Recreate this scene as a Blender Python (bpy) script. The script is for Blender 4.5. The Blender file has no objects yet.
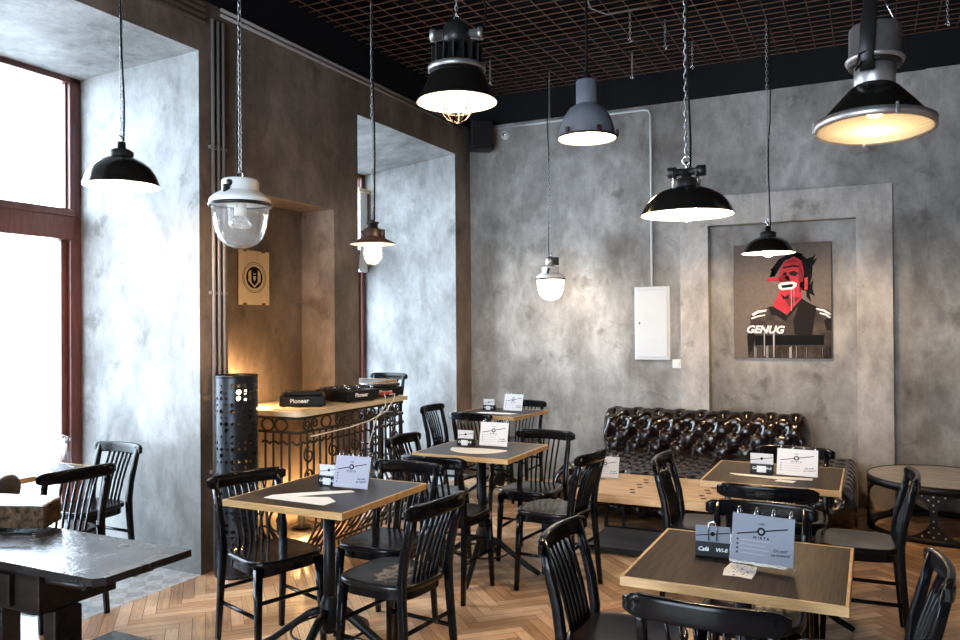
import bpy, bmesh, math, random
from mathutils import Vector, Matrix, Euler
random.seed(7)
C = bpy.context.scene.collection
PI = math.pi
sin, cos, rad = math.sin, math.cos, math.radians

# ------------------------------------------------------------------ materials
def nmat(name):
    m = bpy.data.materials.new(name); m.use_nodes = True
    nt = m.node_tree; b = nt.nodes['Principled BSDF']
    return m, nt, b, nt.nodes.new, nt.links.new

def simple(name, col, rough=.5, metal=0, coat=0, spec=.5, noise=0, nscale=8, bump=0, bscale=60, rvar=0):
    m, nt, b, N, L = nmat(name)
    b.inputs['Base Color'].default_value = (*col, 1)
    b.inputs['Roughness'].default_value = rough
    b.inputs['Metallic'].default_value = metal
    b.inputs['Coat Weight'].default_value = coat
    b.inputs['Coat Roughness'].default_value = .12
    b.inputs['Specular IOR Level'].default_value = spec
    if noise or bump or rvar:
        tc = N('ShaderNodeTexCoord')
        if noise or rvar:
            t = N('ShaderNodeTexNoise'); t.inputs['Scale'].default_value = nscale; t.inputs['Detail'].default_value = 6
            L(tc.outputs['Object'], t.inputs['Vector'])
            if noise:
                r = N('ShaderNodeValToRGB')
                r.color_ramp.elements[0].position = .3; r.color_ramp.elements[1].position = .7
                r.color_ramp.elements[0].color = (*[c*(1-noise) for c in col], 1)
                r.color_ramp.elements[1].color = (*[min(1, c*(1+noise)) for c in col], 1)
                L(t.outputs['Fac'], r.inputs['Fac']); L(r.outputs['Color'], b.inputs['Base Color'])
            if rvar:
                mr = N('ShaderNodeMapRange'); mr.inputs['From Min'].default_value = .3; mr.inputs['From Max'].default_value = .7
                mr.inputs['To Min'].default_value = max(.02, rough-rvar); mr.inputs['To Max'].default_value = rough+rvar
                L(t.outputs['Fac'], mr.inputs['Value']); L(mr.outputs['Result'], b.inputs['Roughness'])
        if bump:
            t2 = N('ShaderNodeTexNoise'); t2.inputs['Scale'].default_value = bscale; t2.inputs['Detail'].default_value = 5
            L(tc.outputs['Object'], t2.inputs['Vector'])
            bp = N('ShaderNodeBump'); bp.inputs['Strength'].default_value = bump; bp.inputs['Distance'].default_value = .01
            L(t2.outputs['Fac'], bp.inputs['Height']); L(bp.outputs['Normal'], b.inputs['Normal'])
    return m

def plaster(name, dark, mid, light, warm=None):
    m, nt, b, N, L = nmat(name)
    g = N('ShaderNodeNewGeometry')
    def noise(scale, detail=8, rough=.6, dist=0, sc=(1, 1, 1)):
        mp = N('ShaderNodeMapping'); mp.inputs['Scale'].default_value = sc
        L(g.outputs['Position'], mp.inputs['Vector'])
        t = N('ShaderNodeTexNoise'); t.inputs['Scale'].default_value = scale; t.inputs['Detail'].default_value = detail
        t.inputs['Roughness'].default_value = rough; t.inputs['Distortion'].default_value = dist
        L(mp.outputs['Vector'], t.inputs['Vector']); return t.outputs['Fac']
    n1 = noise(1.5, 7, .6, .25, (1, 1, .8))
    r1 = N('ShaderNodeValToRGB'); e = r1.color_ramp.elements
    e[0].position = .34; e[0].color = (*dark, 1); e[1].position = .68; e[1].color = (*light, 1)
    k = e.new(.5); k.color = (*mid, 1)
    L(n1, r1.inputs['Fac'])
    # trowel streaks
    n2 = noise(3.4, 7, .62, .5, (1.2, 1.2, .6))
    r2 = N('ShaderNodeValToRGB'); e = r2.color_ramp.elements
    e[0].position = .38; e[0].color = (.66, .65, .64, 1); e[1].position = .62; e[1].color = (1.1, 1.1, 1.1, 1)
    L(n2, r2.inputs['Fac'])
    mx = N('ShaderNodeMix'); mx.data_type = 'RGBA'; mx.blend_type = 'MULTIPLY'; mx.inputs['Factor'].default_value = .8
    L(r1.outputs['Color'], mx.inputs['A']); L(r2.outputs['Color'], mx.inputs['B'])
    # small damp stains and pits
    n3 = noise(4.0, 5, .6, .3)
    r3 = N('ShaderNodeValToRGB'); e = r3.color_ramp.elements
    e[0].position = .60; e[0].color = (1, 1, 1, 1); e[1].position = .70; e[1].color = (.55, .53, .51, 1)
    L(n3, r3.inputs['Fac'])
    m2 = N('ShaderNodeMix'); m2.data_type = 'RGBA'; m2.blend_type = 'MULTIPLY'; m2.inputs['Factor'].default_value = .85
    L(mx.outputs['Result'], m2.inputs['A']); L(r3.outputs['Color'], m2.inputs['B'])
    n5 = noise(16, 8, .7, .2, (1, 1, .55))
    r5 = N('ShaderNodeValToRGB'); e = r5.color_ramp.elements
    e[0].position = .36; e[0].color = (.74, .73, .72, 1); e[1].position = .6; e[1].color = (1.08, 1.08, 1.08, 1)
    L(n5, r5.inputs['Fac'])
    m3 = N('ShaderNodeMix'); m3.data_type = 'RGBA'; m3.blend_type = 'MULTIPLY'; m3.inputs['Factor'].default_value = .6
    L(m2.outputs['Result'], m3.inputs['A']); L(r5.outputs['Color'], m3.inputs['B'])
    L(m3.outputs['Result'], b.inputs['Base Color'])
    b.inputs['Roughness'].default_value = .62; b.inputs['Specular IOR Level'].default_value = .35
    n4 = noise(9, 10, .65)
    bp = N('ShaderNodeBump'); bp.inputs['Strength'].default_value = .4; bp.inputs['Distance'].default_value = .02
    L(n4, bp.inputs['Height']); L(bp.outputs['Normal'], b.inputs['Normal'])
    return m

def woodgrain(name, c1, c2, axis=1, scale=6, stretch=14, rough=.4, coat=0, bump=.1, spec=.5):
    m, nt, b, N, L = nmat(name)
    tc = N('ShaderNodeTexCoord'); mp = N('ShaderNodeMapping')
    s = [stretch]*3; s[axis] = 1.0
    mp.inputs['Scale'].default_value = s
    L(tc.outputs['Object'], mp.inputs['Vector'])
    t = N('ShaderNodeTexNoise'); t.inputs['Scale'].default_value = scale; t.inputs['Detail'].default_value = 8
    t.inputs['Roughness'].default_value = .65; t.inputs['Distortion'].default_value = .4
    L(mp.outputs['Vector'], t.inputs['Vector'])
    r = N('ShaderNodeValToRGB'); e = r.color_ramp.elements
    e[0].position = .36; e[0].color = (*c1, 1); e[1].position = .66; e[1].color = (*c2, 1)
    L(t.outputs['Fac'], r.inputs['Fac']); L(r.outputs['Color'], b.inputs['Base Color'])
    b.inputs['Roughness'].default_value = rough; b.inputs['Coat Weight'].default_value = coat
    b.inputs['Specular IOR Level'].default_value = spec
    bp = N('ShaderNodeBump'); bp.inputs['Strength'].default_value = bump; bp.inputs['Distance'].default_value = .004
    L(t.outputs['Fac'], bp.inputs['Height']); L(bp.outputs['Normal'], b.inputs['Normal'])
    return m

def parquet():
    m, nt, b, N, L = nmat('parquet oak')
    at = N('ShaderNodeAttribute'); at.attribute_name = 'tone'
    uv = N('ShaderNodeUVMap'); uv.uv_map = 'UVMap'
    sep = N('ShaderNodeSeparateXYZ'); L(uv.outputs['UV'], sep.inputs['Vector'])
    add = N('ShaderNodeMath'); add.operation = 'MULTIPLY_ADD'; add.inputs[1].default_value = 37.0
    L(at.outputs['Fac'], add.inputs[0]); L(sep.outputs['X'], add.inputs[2])
    cb = N('ShaderNodeCombineXYZ'); L(add.outputs[0], cb.inputs['X']); L(sep.outputs['Y'], cb.inputs['Y'])
    mp = N('ShaderNodeMapping'); mp.inputs['Scale'].default_value = (5, 60, 1); L(cb.outputs['Vector'], mp.inputs['Vector'])
    t = N('ShaderNodeTexNoise'); t.inputs['Scale'].default_value = 1; t.inputs['Detail'].default_value = 6; t.inputs['Distortion'].default_value = .8
    L(mp.outputs['Vector'], t.inputs['Vector'])
    r = N('ShaderNodeValToRGB'); e = r.color_ramp.elements
    e[0].position = .0; e[0].color = (.22, .115, .056, 1); e[1].position = 1; e[1].color = (.76, .54, .34, 1)
    k = e.new(.35); k.color = (.43, .245, .125, 1); k = e.new(.7); k.color = (.61, .39, .22, 1)
    mu = N('ShaderNodeMath'); mu.operation = 'MULTIPLY_ADD'; mu.inputs[1].default_value = 1.0; mu.inputs[2].default_value = -.28
    L(t.outputs['Fac'], mu.inputs[0])
    ad = N('ShaderNodeMath'); ad.operation = 'MULTIPLY_ADD'; ad.inputs[1].default_value = .75
    L(at.outputs['Fac'], ad.inputs[0]); L(mu.outputs[0], ad.inputs[2])
    L(ad.outputs[0], r.inputs['Fac']); 
    g = N('ShaderNodeNewGeometry')
    w = N('ShaderNodeTexNoise'); w.inputs['Scale'].default_value = 2.1; w.inputs['Detail'].default_value = 7
    L(g.outputs['Position'], w.inputs['Vector'])
    wr = N('ShaderNodeValToRGB'); e = wr.color_ramp.elements
    e[0].position = .40; e[0].color = (.52, .50, .50, 1); e[1].position = .58; e[1].color = (1.05, 1.02, 1, 1)
    L(w.outputs['Fac'], wr.inputs['Fac'])
    mx = N('ShaderNodeMix'); mx.data_type = 'RGBA'; mx.blend_type = 'MULTIPLY'; mx.inputs['Factor'].default_value = .8
    L(r.outputs['Color'], mx.inputs['A']); L(wr.outputs['Color'], mx.inputs['B'])
    L(mx.outputs['Result'], b.inputs['Base Color'])
    mr = N('ShaderNodeMapRange'); mr.inputs['From Min'].default_value = .3; mr.inputs['From Max'].default_value = .7
    mr.inputs['To Min'].default_value = .26; mr.inputs['To Max'].default_value = .5
    L(w.outputs['Fac'], mr.inputs['Value']); L(mr.outputs['Result'], b.inputs['Roughness'])
    bp = N('ShaderNodeBump'); bp.inputs['Strength'].default_value = .12; bp.inputs['Distance'].default_value = .003
    L(t.outputs['Fac'], bp.inputs['Height']); L(bp.outputs['Normal'], b.inputs['Normal'])
    return m

def tiles():
    m, nt, b, N, L = nmat('patterned grey tiles')
    g = N('ShaderNodeNewGeometry')
    mp = N('ShaderNodeMapping'); mp.inputs['Rotation'].default_value = (0, 0, PI/4); mp.inputs['Scale'].default_value = (11, 11, 11)
    L(g.outputs['Position'], mp.inputs['Vector'])
    v = N('ShaderNodeTexChecker'); v.inputs['Scale'].default_value = 1
    v.inputs['Color1'].default_value = (.30, .31, .32, 1); v.inputs['Color2'].default_value = (.42, .43, .44, 1)
    L(mp.outputs['Vector'], v.inputs['Vector'])
    n = N('ShaderNodeTexNoise'); n.inputs['Scale'].default_value = 30; n.inputs['Detail'].default_value = 4
    L(g.outputs['Position'], n.inputs['Vector'])
    mx = N('ShaderNodeMix'); mx.data_type = 'RGBA'; mx.blend_type = 'OVERLAY'; mx.inputs['Factor'].default_value = .7
    L(v.outputs['Color'], mx.inputs['A']); L(n.outputs['Fac'], mx.inputs['B'])
    L(mx.outputs['Result'], b.inputs['Base Color'])
    b.inputs['Roughness'].default_value = .4
    bp = N('ShaderNodeBump'); bp.inputs['Strength'].default_value = .3; bp.inputs['Distance'].default_value = .004
    L(v.outputs['Fac'], bp.inputs['Height']); L(bp.outputs['Normal'], b.inputs['Normal'])
    return m

def clear(name, tint=(1, 1, 1), refl=.12, rough=.02):
    m = bpy.data.materials.new(name); m.use_nodes = True
    nt = m.node_tree; nt.nodes.clear(); N = nt.nodes.new; L = nt.links.new
    out = N('ShaderNodeOutputMaterial'); mix = N('ShaderNodeMixShader')
    tr = N('ShaderNodeBsdfTransparent'); tr.inputs['Color'].default_value = (*tint, 1)
    gl = N('ShaderNodeBsdfGlossy'); gl.inputs['Roughness'].default_value = rough
    lw = N('ShaderNodeLayerWeight'); lw.inputs['Blend'].default_value = .35
    ma = N('ShaderNodeMath'); ma.operation = 'MULTIPLY_ADD'; ma.inputs[1].default_value = .15; ma.inputs[2].default_value = refl*.08
    L(lw.outputs['Fresnel'], ma.inputs[0]); L(ma.outputs[0], mix.inputs['Fac'])
    L(tr.outputs[0], mix.inputs[1]); L(gl.outputs[0], mix.inputs[2]); L(mix.outputs[0], out.inputs['Surface'])
    return m

def frosted(name, amount=.35):
    m = bpy.data.materials.new(name); m.use_nodes = True
    nt = m.node_tree; nt.nodes.clear(); N = nt.nodes.new; L = nt.links.new
    out = N('ShaderNodeOutputMaterial'); mix = N('ShaderNodeMixShader'); mix2 = N('ShaderNodeMixShader')
    tr = N('ShaderNodeBsdfTransparent'); gl = N('ShaderNodeBsdfGlossy'); gl.inputs['Roughness'].default_value = .08
    tl = N('ShaderNodeBsdfDiffuse'); tl.inputs['Color'].default_value = (.8, .8, .78, 1)
    lw = N('ShaderNodeLayerWeight'); lw.inputs['Blend'].default_value = .4
    tc = N('ShaderNodeTexCoord'); n = N('ShaderNodeTexNoise'); n.inputs['Scale'].default_value = 9
    L(tc.outputs['Object'], n.inputs['Vector'])
    mu = N('ShaderNodeMath'); mu.operation = 'MULTIPLY'; mu.inputs[1].default_value = amount
    L(n.outputs['Fac'], mu.inputs[0])
    L(mu.outputs[0], mix2.inputs['Fac']); L(tr.outputs[0], mix2.inputs[1]); L(tl.outputs[0], mix2.inputs[2])
    L(lw.outputs['Facing'], mix.inputs['Fac']); L(mix2.outputs[0], mix.inputs[1]); L(gl.outputs[0], mix.inputs[2])
    ma = N('ShaderNodeMath'); ma.operation = 'MULTIPLY'; ma.inputs[1].default_value = .55
    L(lw.outputs['Facing'], ma.inputs[0]); L(ma.outputs[0], mix.inputs['Fac'])
    L(mix.outputs[0], out.inputs['Surface'])
    return m

def ribbed(name):
    m = bpy.data.materials.new(name); m.use_nodes = True
    nt = m.node_tree; nt.nodes.clear(); N = nt.nodes.new; L = nt.links.new
    out = N('ShaderNodeOutputMaterial'); mix = N('ShaderNodeMixShader'); tr = N('ShaderNodeBsdfTransparent'); tl = N('ShaderNodeBsdfTranslucent')
    tr.inputs['Color'].default_value = (.95, .93, .88, 1); tl.inputs['Color'].default_value = (.9, .86, .78, 1)
    tc = N('ShaderNodeTexCoord'); mp = N('ShaderNodeMapping'); mp.inputs['Rotation'].default_value = (0, 0, .7); L(tc.outputs['Object'], mp.inputs['Vector'])
    w = N('ShaderNodeTexWave'); w.inputs['Scale'].default_value = 26; L(mp.outputs['Vector'], w.inputs['Vector'])
    mr = N('ShaderNodeMapRange'); mr.inputs['To Min'].default_value = .35; mr.inputs['To Max'].default_value = .75; L(w.outputs['Fac'], mr.inputs['Value'])
    L(mr.outputs['Result'], mix.inputs['Fac']); L(tr.outputs[0], mix.inputs[1]); L(tl.outputs[0], mix.inputs[2]); L(mix.outputs[0], out.inputs['Surface'])
    return m

def emit(name, col, s):
    m, nt, b, N, L = nmat(name)
    b.inputs['Base Color'].default_value = (.8, .8, .8, 1)
    b.inputs['Emission Color'].default_value = (*col, 1); b.inputs['Emission Strength'].default_value = s
    return m

def leather():
    m, nt, b, N, L = nmat('dark brown leather')
    tc = N('ShaderNodeTexCoord')
    t = N('ShaderNodeTexNoise'); t.inputs['Scale'].default_value = 5; t.inputs['Detail'].default_value = 6
    L(tc.outputs['Object'], t.inputs['Vector'])
    r = N('ShaderNodeValToRGB'); e = r.color_ramp.elements
    e[0].position = .35; e[0].color = (.004, .002, .002, 1); e[1].position = .7; e[1].color = (.014, .006, .004, 1)
    L(t.outputs['Fac'], r.inputs['Fac']); L(r.outputs['Color'], b.inputs['Base Color'])
    b.inputs['Roughness'].default_value = .17; b.inputs['Specular IOR Level'].default_value = .5
    b.inputs['Coat Weight'].default_value = .2; b.inputs['Coat Roughness'].default_value = .16
    t2 = N('ShaderNodeTexNoise'); t2.inputs['Scale'].default_value = 15; t2.inputs['Detail'].default_value = 8; t2.inputs['Distortion'].default_value = 1.2
    L(tc.outputs['Object'], t2.inputs['Vector'])
    bp = N('ShaderNodeBump'); bp.inputs['Strength'].default_value = .35; bp.inputs['Distance'].default_value = .012
    L(t2.outputs['Fac'], bp.inputs['Height']); L(bp.outputs['Normal'], b.inputs['Normal']); L(bp.outputs['Normal'], b.inputs['Coat Normal'])
    return m

M = {}
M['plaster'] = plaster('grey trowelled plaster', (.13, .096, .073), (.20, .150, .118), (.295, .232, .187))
M['reveal'] = plaster('pale lime plaster', (.19, .192, .188), (.29, .292, .288), (.38, .382, .372))
M['back'] = plaster('grey concrete plaster', (.19, .175, .160), (.345, .33, .315), (.53, .515, .50))
M['surround'] = plaster('light grey plaster', (.34, .31, .285), (.50, .465, .43), (.64, .60, .56))
M['blackwall'] = simple('black paint', (.006, .006, .008), .7, spec=.2)
M['parquet'] = parquet(); M['tiles'] = tiles()
M['gap'] = simple('parquet joint', (.05, .03, .018), .7)
M['redwood'] = woodgrain('red brown window timber', (.085, .02, .014), (.17, .045, .030), 2, 5, 10, .4, .3)
M['chair'] = simple('black lacquer', (.004, .004, .005), .16, coat=0, spec=.20, rvar=.04, nscale=5)
M['seat'] = simple('black lacquered seat', (.006, .005, .006), .19, coat=0, spec=.26, rvar=.06, nscale=4)
def worn():
    m, nt, b, N, L = nmat('worn lacquered seat')
    tc = N('ShaderNodeTexCoord'); n = N('ShaderNodeTexNoise'); n.inputs['Scale'].default_value = 26; n.inputs['Detail'].default_value = 6
    L(tc.outputs['Object'], n.inputs['Vector'])
    mp = N('ShaderNodeMapping'); mp.vector_type = 'TEXTURE'; mp.inputs['Location'].default_value = (0, .0, .45); mp.inputs['Scale'].default_value = (.18, .15, .2)
    L(tc.outputs['Object'], mp.inputs['Vector'])
    ln = N('ShaderNodeVectorMath'); ln.operation = 'LENGTH'; L(mp.outputs['Vector'], ln.inputs[0])
    ad = N('ShaderNodeMath'); ad.operation = 'MULTIPLY_ADD'; ad.inputs[1].default_value = 1.5; L(n.outputs['Fac'], ad.inputs[0]); L(ln.outputs['Value'], ad.inputs[2])
    r = N('ShaderNodeValToRGB'); e = r.color_ramp.elements
    e[0].position = .30; e[0].color = (.36, .28, .19, 1); e[1].position = .82; e[1].color = (.006, .006, .006, 1)
    k = e.new(.46); k.color = (.05, .04, .03, 1); k = e.new(.58); k.color = (.30, .23, .155, 1); k = e.new(.68); k.color = (.03, .024, .02, 1)
    hf = N('ShaderNodeMath'); hf.operation = 'MULTIPLY'; hf.inputs[1].default_value = .50; L(ad.outputs[0], hf.inputs[0])
    L(hf.outputs[0], r.inputs['Fac']); L(r.outputs['Color'], b.inputs['Base Color'])
    b.inputs['Roughness'].default_value = .26; b.inputs['Specular IOR Level'].default_value = .4
    return m
M['seatworn'] = worn()
M['lam'] = woodgrain('dark brown laminate', (.004, .003, .002), (.042, .029, .020), 1, 7, 22, .45, 0, .10, .08)
M['lamgrey'] = woodgrain('charcoal laminate', (.014, .011, .010), (.030, .024, .020), 1, 5, 12, .34, 0, .04, .25)
M['oak'] = woodgrain('oak edge', (.42, .24, .09), (.62, .40, .18), 0, 5, 8, .4)
M['iron'] = simple('black cast iron', (.007, .007, .008), .42, spec=.25, noise=.3, nscale=12, bump=.15, bscale=80)
M['wrought'] = simple('rusty wrought iron', (.022, .014, .010), .5, metal=.2, noise=.5, nscale=18, bump=.2, bscale=90)
M['white'] = simple('white inlay', (.80, .76, .70), .5)
M['paper'] = simple('lilac menu paper', (.36, .35, .42), .6)
M['paperw'] = simple('white menu paper', (.62, .60, .60), .6)
M['ink'] = simple('black ink', (.006, .006, .007), .7, spec=.08)
M['paperblue'] = simple('blue grey menu paper', (.165, .175, .215), .6)
M['whiteink'] = simple('white chalk', (.85, .85, .85), .6)
M['pink'] = simple('faded print', (.34, .28, .32), .6)
M['acrylic'] = clear('clear acrylic', (.97, .98, .98), .12)
M['pane'] = clear('window glass', (.98, .99, 1), .05)
M['lampglass'] = frosted('ribbed lamp glass', .42)
M['globe'] = frosted('clear globe glass', .45)
M['chrome'] = simple('chrome', (.75, .75, .75), .18, 1)
M['steel'] = simple('steel chain', (.42, .42, .43), .35, 1)
M['cable'] = simple('black cable', (.006, .006, .006), .7, spec=.15)
M['enamel'] = simple('black enamel', (.008, .007, .006), .16, coat=.3, spec=.3)
M['enamelw'] = simple('white enamel inside', (.85, .82, .76), .35)
M['rustlamp'] = simple('brown enamel', (.05, .028, .022), .35, noise=.4, nscale=15)
M['greylamp'] = simple('grey blue paint', (.155, .165, .20), .45, noise=.15, nscale=10)
M['alu'] = simple('aged aluminium', (.42, .40, .39), .42, .85, noise=.2, nscale=14)
M['floodref'] = simple('dull lamp reflector', (.50, .42, .30), .35, .6)
M['porc'] = simple('cream porcelain', (.74, .72, .66), .3, coat=.3)
M['porcelectric'] = simple('white lamp cap', (.80, .79, .76), .4, coat=.2, noise=.08, nscale=12)
M['dark'] = simple('dark lamp casting', (.018, .017, .017), .4, .3)
M['warm'] = emit('warm bulb', (1, .68, .37), 350)
M['warmdim'] = emit('warm lens glow', (1, .76, .48), 14)
M['glowglobe'] = emit('opal globe', (1, .84, .62), 16)
M['leather'] = leather()
M['plank'] = woodgrain('reclaimed pale plank', (.46, .26, .12), (.74, .50, .27), 0, 4, 9, .38, .1, .15)
M['slot'] = simple('black slot', (.01, .008, .007), .7)
M['shelf'] = woodgrain('grey brown shelf board', (.045, .042, .042), (.11, .10, .098), 0, 4, 9, .32, 0)
M['desk'] = woodgrain('pale birch board', (.62, .48, .30), (.82, .70, .50), 1, 4, 8, .45)
M['gear'] = simple('black equipment plastic', (.007, .007, .008), .4, spec=.3)
M['gearm'] = simple('dark grey equipment top', (.05, .05, .052), .35, .5)
M['redplug'] = simple('red plug', (.55, .05, .03), .4)
M['wcable'] = simple('white cable', (.75, .72, .66), .5)
M['perf'] = simple('perforated black metal', (.02, .022, .027), .34, .6)
M['pipe'] = simple('painted conduit', (.30, .26, .24), .45, .2)
M['wpipe'] = simple('white conduit', (.62, .64, .66), .4)
M['panel'] = simple('grey white painted steel', (.62, .64, .66), .45, noise=.05, nscale=4)
M['canvas'] = simple('taupe canvas', (.155, .125, .108), .8, noise=.12, nscale=30, bump=.1, bscale=300)
M['red'] = simple('red paint', (.46, .035, .055), .6, spec=.1, noise=.25, nscale=9)
M['coat'] = simple('grey brown paint', (.062, .050, .045), .7, spec=.1, noise=.5, nscale=14)
M['coatdark'] = simple('dark paint', (.010, .008, .008), .6, spec=.1)
M['kraft'] = simple('cream paper', (.66, .52, .34), .7, noise=.06, nscale=14)
M['drumtop'] = woodgrain('weathered board', (.20, .165, .135), (.50, .44, .38), 0, 5, 10, .5)
M['rivet'] = simple('worn steel rivet', (.50, .47, .44), .4, .9)
M['sewwood'] = woodgrain('very dark sewing table timber', (.006, .0045, .004), (.018, .012, .010), 0, 5, 10, .3, 0, .1, .2)
M['sewtop'] = simple('scuffed dark table top', (.009, .008, .009), .25, noise=.5, nscale=8, rvar=.08, bump=.15, bscale=60, spec=.5)
M['block'] = simple('mottled brown bark', (.060, .036, .020), .85, spec=.1, noise=.8, nscale=45, bump=.4, bscale=90)
M['blocktop'] = simple('pale stone top', (.62, .60, .58), .5, noise=.1, nscale=12)
M['rustrod'] = simple('rust brown rod', (.16, .070, .035), .6, 0)
M['plug'] = simple('white plastic', (.75, .75, .74), .4)
M['slab'] = simple('pale pavement', (.5, .5, .5), .8)

# ------------------------------------------------------------------ mesh helpers
class MB:
    def __init__(s): s.b = bmesh.new()
    def box(s, c, d, R=None, bevel=0, mi=0):
        r = bmesh.ops.create_cube(s.b, size=1); vs = r['verts']
        for v in vs: v.co = Vector((v.co.x*d[0], v.co.y*d[1], v.co.z*d[2]))
        fs = list({f for v in vs for f in v.link_faces})
        if bevel:
            es = list({e for v in vs for e in v.link_edges})
            q = bmesh.ops.bevel(s.b, geom=es, offset=bevel, segments=2, affect='EDGES', profile=.5)
            fs = [f for f in q['faces']] + [f for f in fs if f.is_valid]
            vs = list({v for f in fs for v in f.verts})
        for f in fs: f.material_index = mi
        for v in vs:
            co = v.co if R is None else R @ v.co
            v.co = co + Vector(c)
        return s
    def bx(s, x0, x1, y0, y1, z0, z1, bevel=0, mi=0):
        return s.box(((x0+x1)/2, (y0+y1)/2, (z0+z1)/2), (abs(x1-x0), abs(y1-y0), abs(z1-z0)), None, bevel, mi)
    def tube(s, pts, r, n=8, closed=False, flat=None, up=None, mi=0):
        """sweep a ring (or a flattened w x t section with flat=(w,t)) along pts; r may be a list"""
        pts = [Vector(p) for p in pts]; m = len(pts); rings = []; prev = None
        for i, p in enumerate(pts):
            if closed: t = pts[(i+1) % m]-pts[i-1]
            else: t = pts[min(i+1, m-1)]-pts[max(i-1, 0)]
            t.normalize()
            if up is not None: a = Vector(up)
            elif prev is not None: a = prev
            else: a = Vector((0, 0, 1)) if abs(t.z) < .9 else Vector((1, 0, 0))
            u = a - t*a.dot(t)
            if u.length < 1e-6: u = Vector((0, 1, 0)) - t*t.y
            u.normalize(); w = t.cross(u); prev = u
            rr = r[i] if isinstance(r, (list, tuple)) else r
            ring = []
            for k in range(n):
                an = 2*PI*k/n + (PI/n)
                cx, sy = cos(an), sin(an)
                if flat:
                    q = .35
                    cx = math.copysign(abs(cx)**q, cx)*flat[0]/2; sy = math.copysign(abs(sy)**q, sy)*flat[1]/2
                    if isinstance(r, (list, tuple)): cx *= rr; sy *= rr
                    ring.append(s.b.verts.new(p + u*cx + w*sy))
                else: ring.append(s.b.verts.new(p + u*cx*rr + w*sy*rr))
            rings.append(ring)
        for i in range(m if closed else m-1):
            A, B = rings[i], rings[(i+1) % m]
            for k in range(n):
                f = s.b.faces.new((A[k], A[(k+1) % n], B[(k+1) % n], B[k])); f.material_index = mi; f.smooth = True
        if not closed:
            for ring, fl in ((rings[0], True), (rings[-1], False)):
                f = s.b.faces.new(ring[::-1] if fl else ring); f.material_index = mi
        return s
    def lathe(s, prof, n=32, c=(0, 0, 0), R=None, mi=0, smooth=True):
        rings = []
        for (r, z) in prof:
            if r < 1e-6: rings.append([s.b.verts.new((0, 0, z))])
            else: rings.append([s.b.verts.new((r*cos(2*PI*k/n), r*sin(2*PI*k/n), z)) for k in range(n)])
        for A, B in zip(rings, rings[1:]):
            for k in range(n):
                if len(A) == 1 and len(B) == 1: continue
                if len(A) == 1: v = (A[0], B[k], B[(k+1) % n])
                elif len(B) == 1: v = (A[k], A[(k+1) % n], B[0])
                else: v = (A[k], A[(k+1) % n], B[(k+1) % n], B[k])
                f = s.b.faces.new(v); f.smooth = smooth; f.material_index = mi
        for ring in rings:
            for v in ring:
                co = v.co if R is None else R @ v.co
                v.co = co + Vector(c)
        return s
    def prism(s, poly, h, Mx=None, mi=0):
        """poly in local XY extruded to +Z by h, then placed by matrix"""
        Mx = Mx or Matrix()
        a = [s.b.verts.new(Mx @ Vector((x, y, 0))) for x, y in poly]
        t = [s.b.verts.new(Mx @ Vector((x, y, h))) for x, y in poly]
        n = len(poly)
        fs = [s.b.faces.new(a[::-1]), s.b.faces.new(t)]
        for k in range(n): fs.append(s.b.faces.new((a[k], a[(k+1) % n], t[(k+1) % n], t[k])))
        for f in fs: f.material_index = mi
        return s
    def build(s, name, mats, parent=None, loc=None, rz=0, recalc=True, smooth=None):
        if recalc: bmesh.ops.recalc_face_normals(s.b, faces=s.b.faces[:])
        me = bpy.data.meshes.new(name); s.b.to_mesh(me); s.b.free()
        for m in (mats if isinstance(mats, (list, tuple)) else [mats]): me.materials.append(m)
        if smooth:
            me.polygons.foreach_set('use_smooth', [True]*len(me.polygons))
            me.set_sharp_from_angle(angle=rad(smooth))
        o = bpy.data.objects.new(name, me); C.objects.link(o)
        if parent: o.parent = parent
        if loc is not None: o.location = loc
        o.rotation_euler.z = rz
        return o

def tag(o, label=None, cat=None, group=None, kind=None):
    if label: o['label'] = label
    if cat: o['category'] = cat
    if group: o['group'] = group
    if kind: o['kind'] = kind
    return o
def thing(name, label, cat, loc=(0, 0, 0), rz=0, group=None):
    o = bpy.data.objects.new(name, None); C.objects.link(o); o.empty_display_size = .1
    o.location = loc; o.rotation_euler = (0, 0, rz)
    return tag(o, label, cat, group)
def copy_tree(o, parent=None):
    c = o.copy(); C.objects.link(c)
    if parent: c.parent = parent
    for ch in list(o.children): copy_tree(ch, c)
    return c
def struct(o): o['kind'] = 'structure'; return o

def text_part(name, body, size, Mx, mat, parent, bold=0, shear=0, thick=.0008, align='CENTER'):
    cu = bpy.data.curves.new(name, 'FONT'); cu.body = body; cu.size = size; cu.align_x = align; cu.align_y = 'CENTER'
    cu.offset = bold; cu.shear = shear; cu.extrude = thick/2; cu.resolution_u = 3
    tmp = bpy.data.objects.new(name, cu); C.objects.link(tmp)
    dg = bpy.context.evaluated_depsgraph_get()
    me = bpy.data.meshes.new_from_object(tmp.evaluated_get(dg))
    bpy.data.objects.remove(tmp)
    me.transform(Mx); me.materials.clear(); me.materials.append(mat)
    o = bpy.data.objects.new(name, me); C.objects.link(o)
    if parent: o.parent = parent
    return o

def arc(cx, cy, r, a0, a1, n=12):
    return [(cx + r*cos(rad(a0 + (a1-a0)*k/n)), cy + r*sin(rad(a0 + (a1-a0)*k/n))) for k in range(n+1)]
def ringpoly(r, n=24): return [(r*cos(2*PI*k/n), r*sin(2*PI*k/n)) for k in range(n)]

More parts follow.
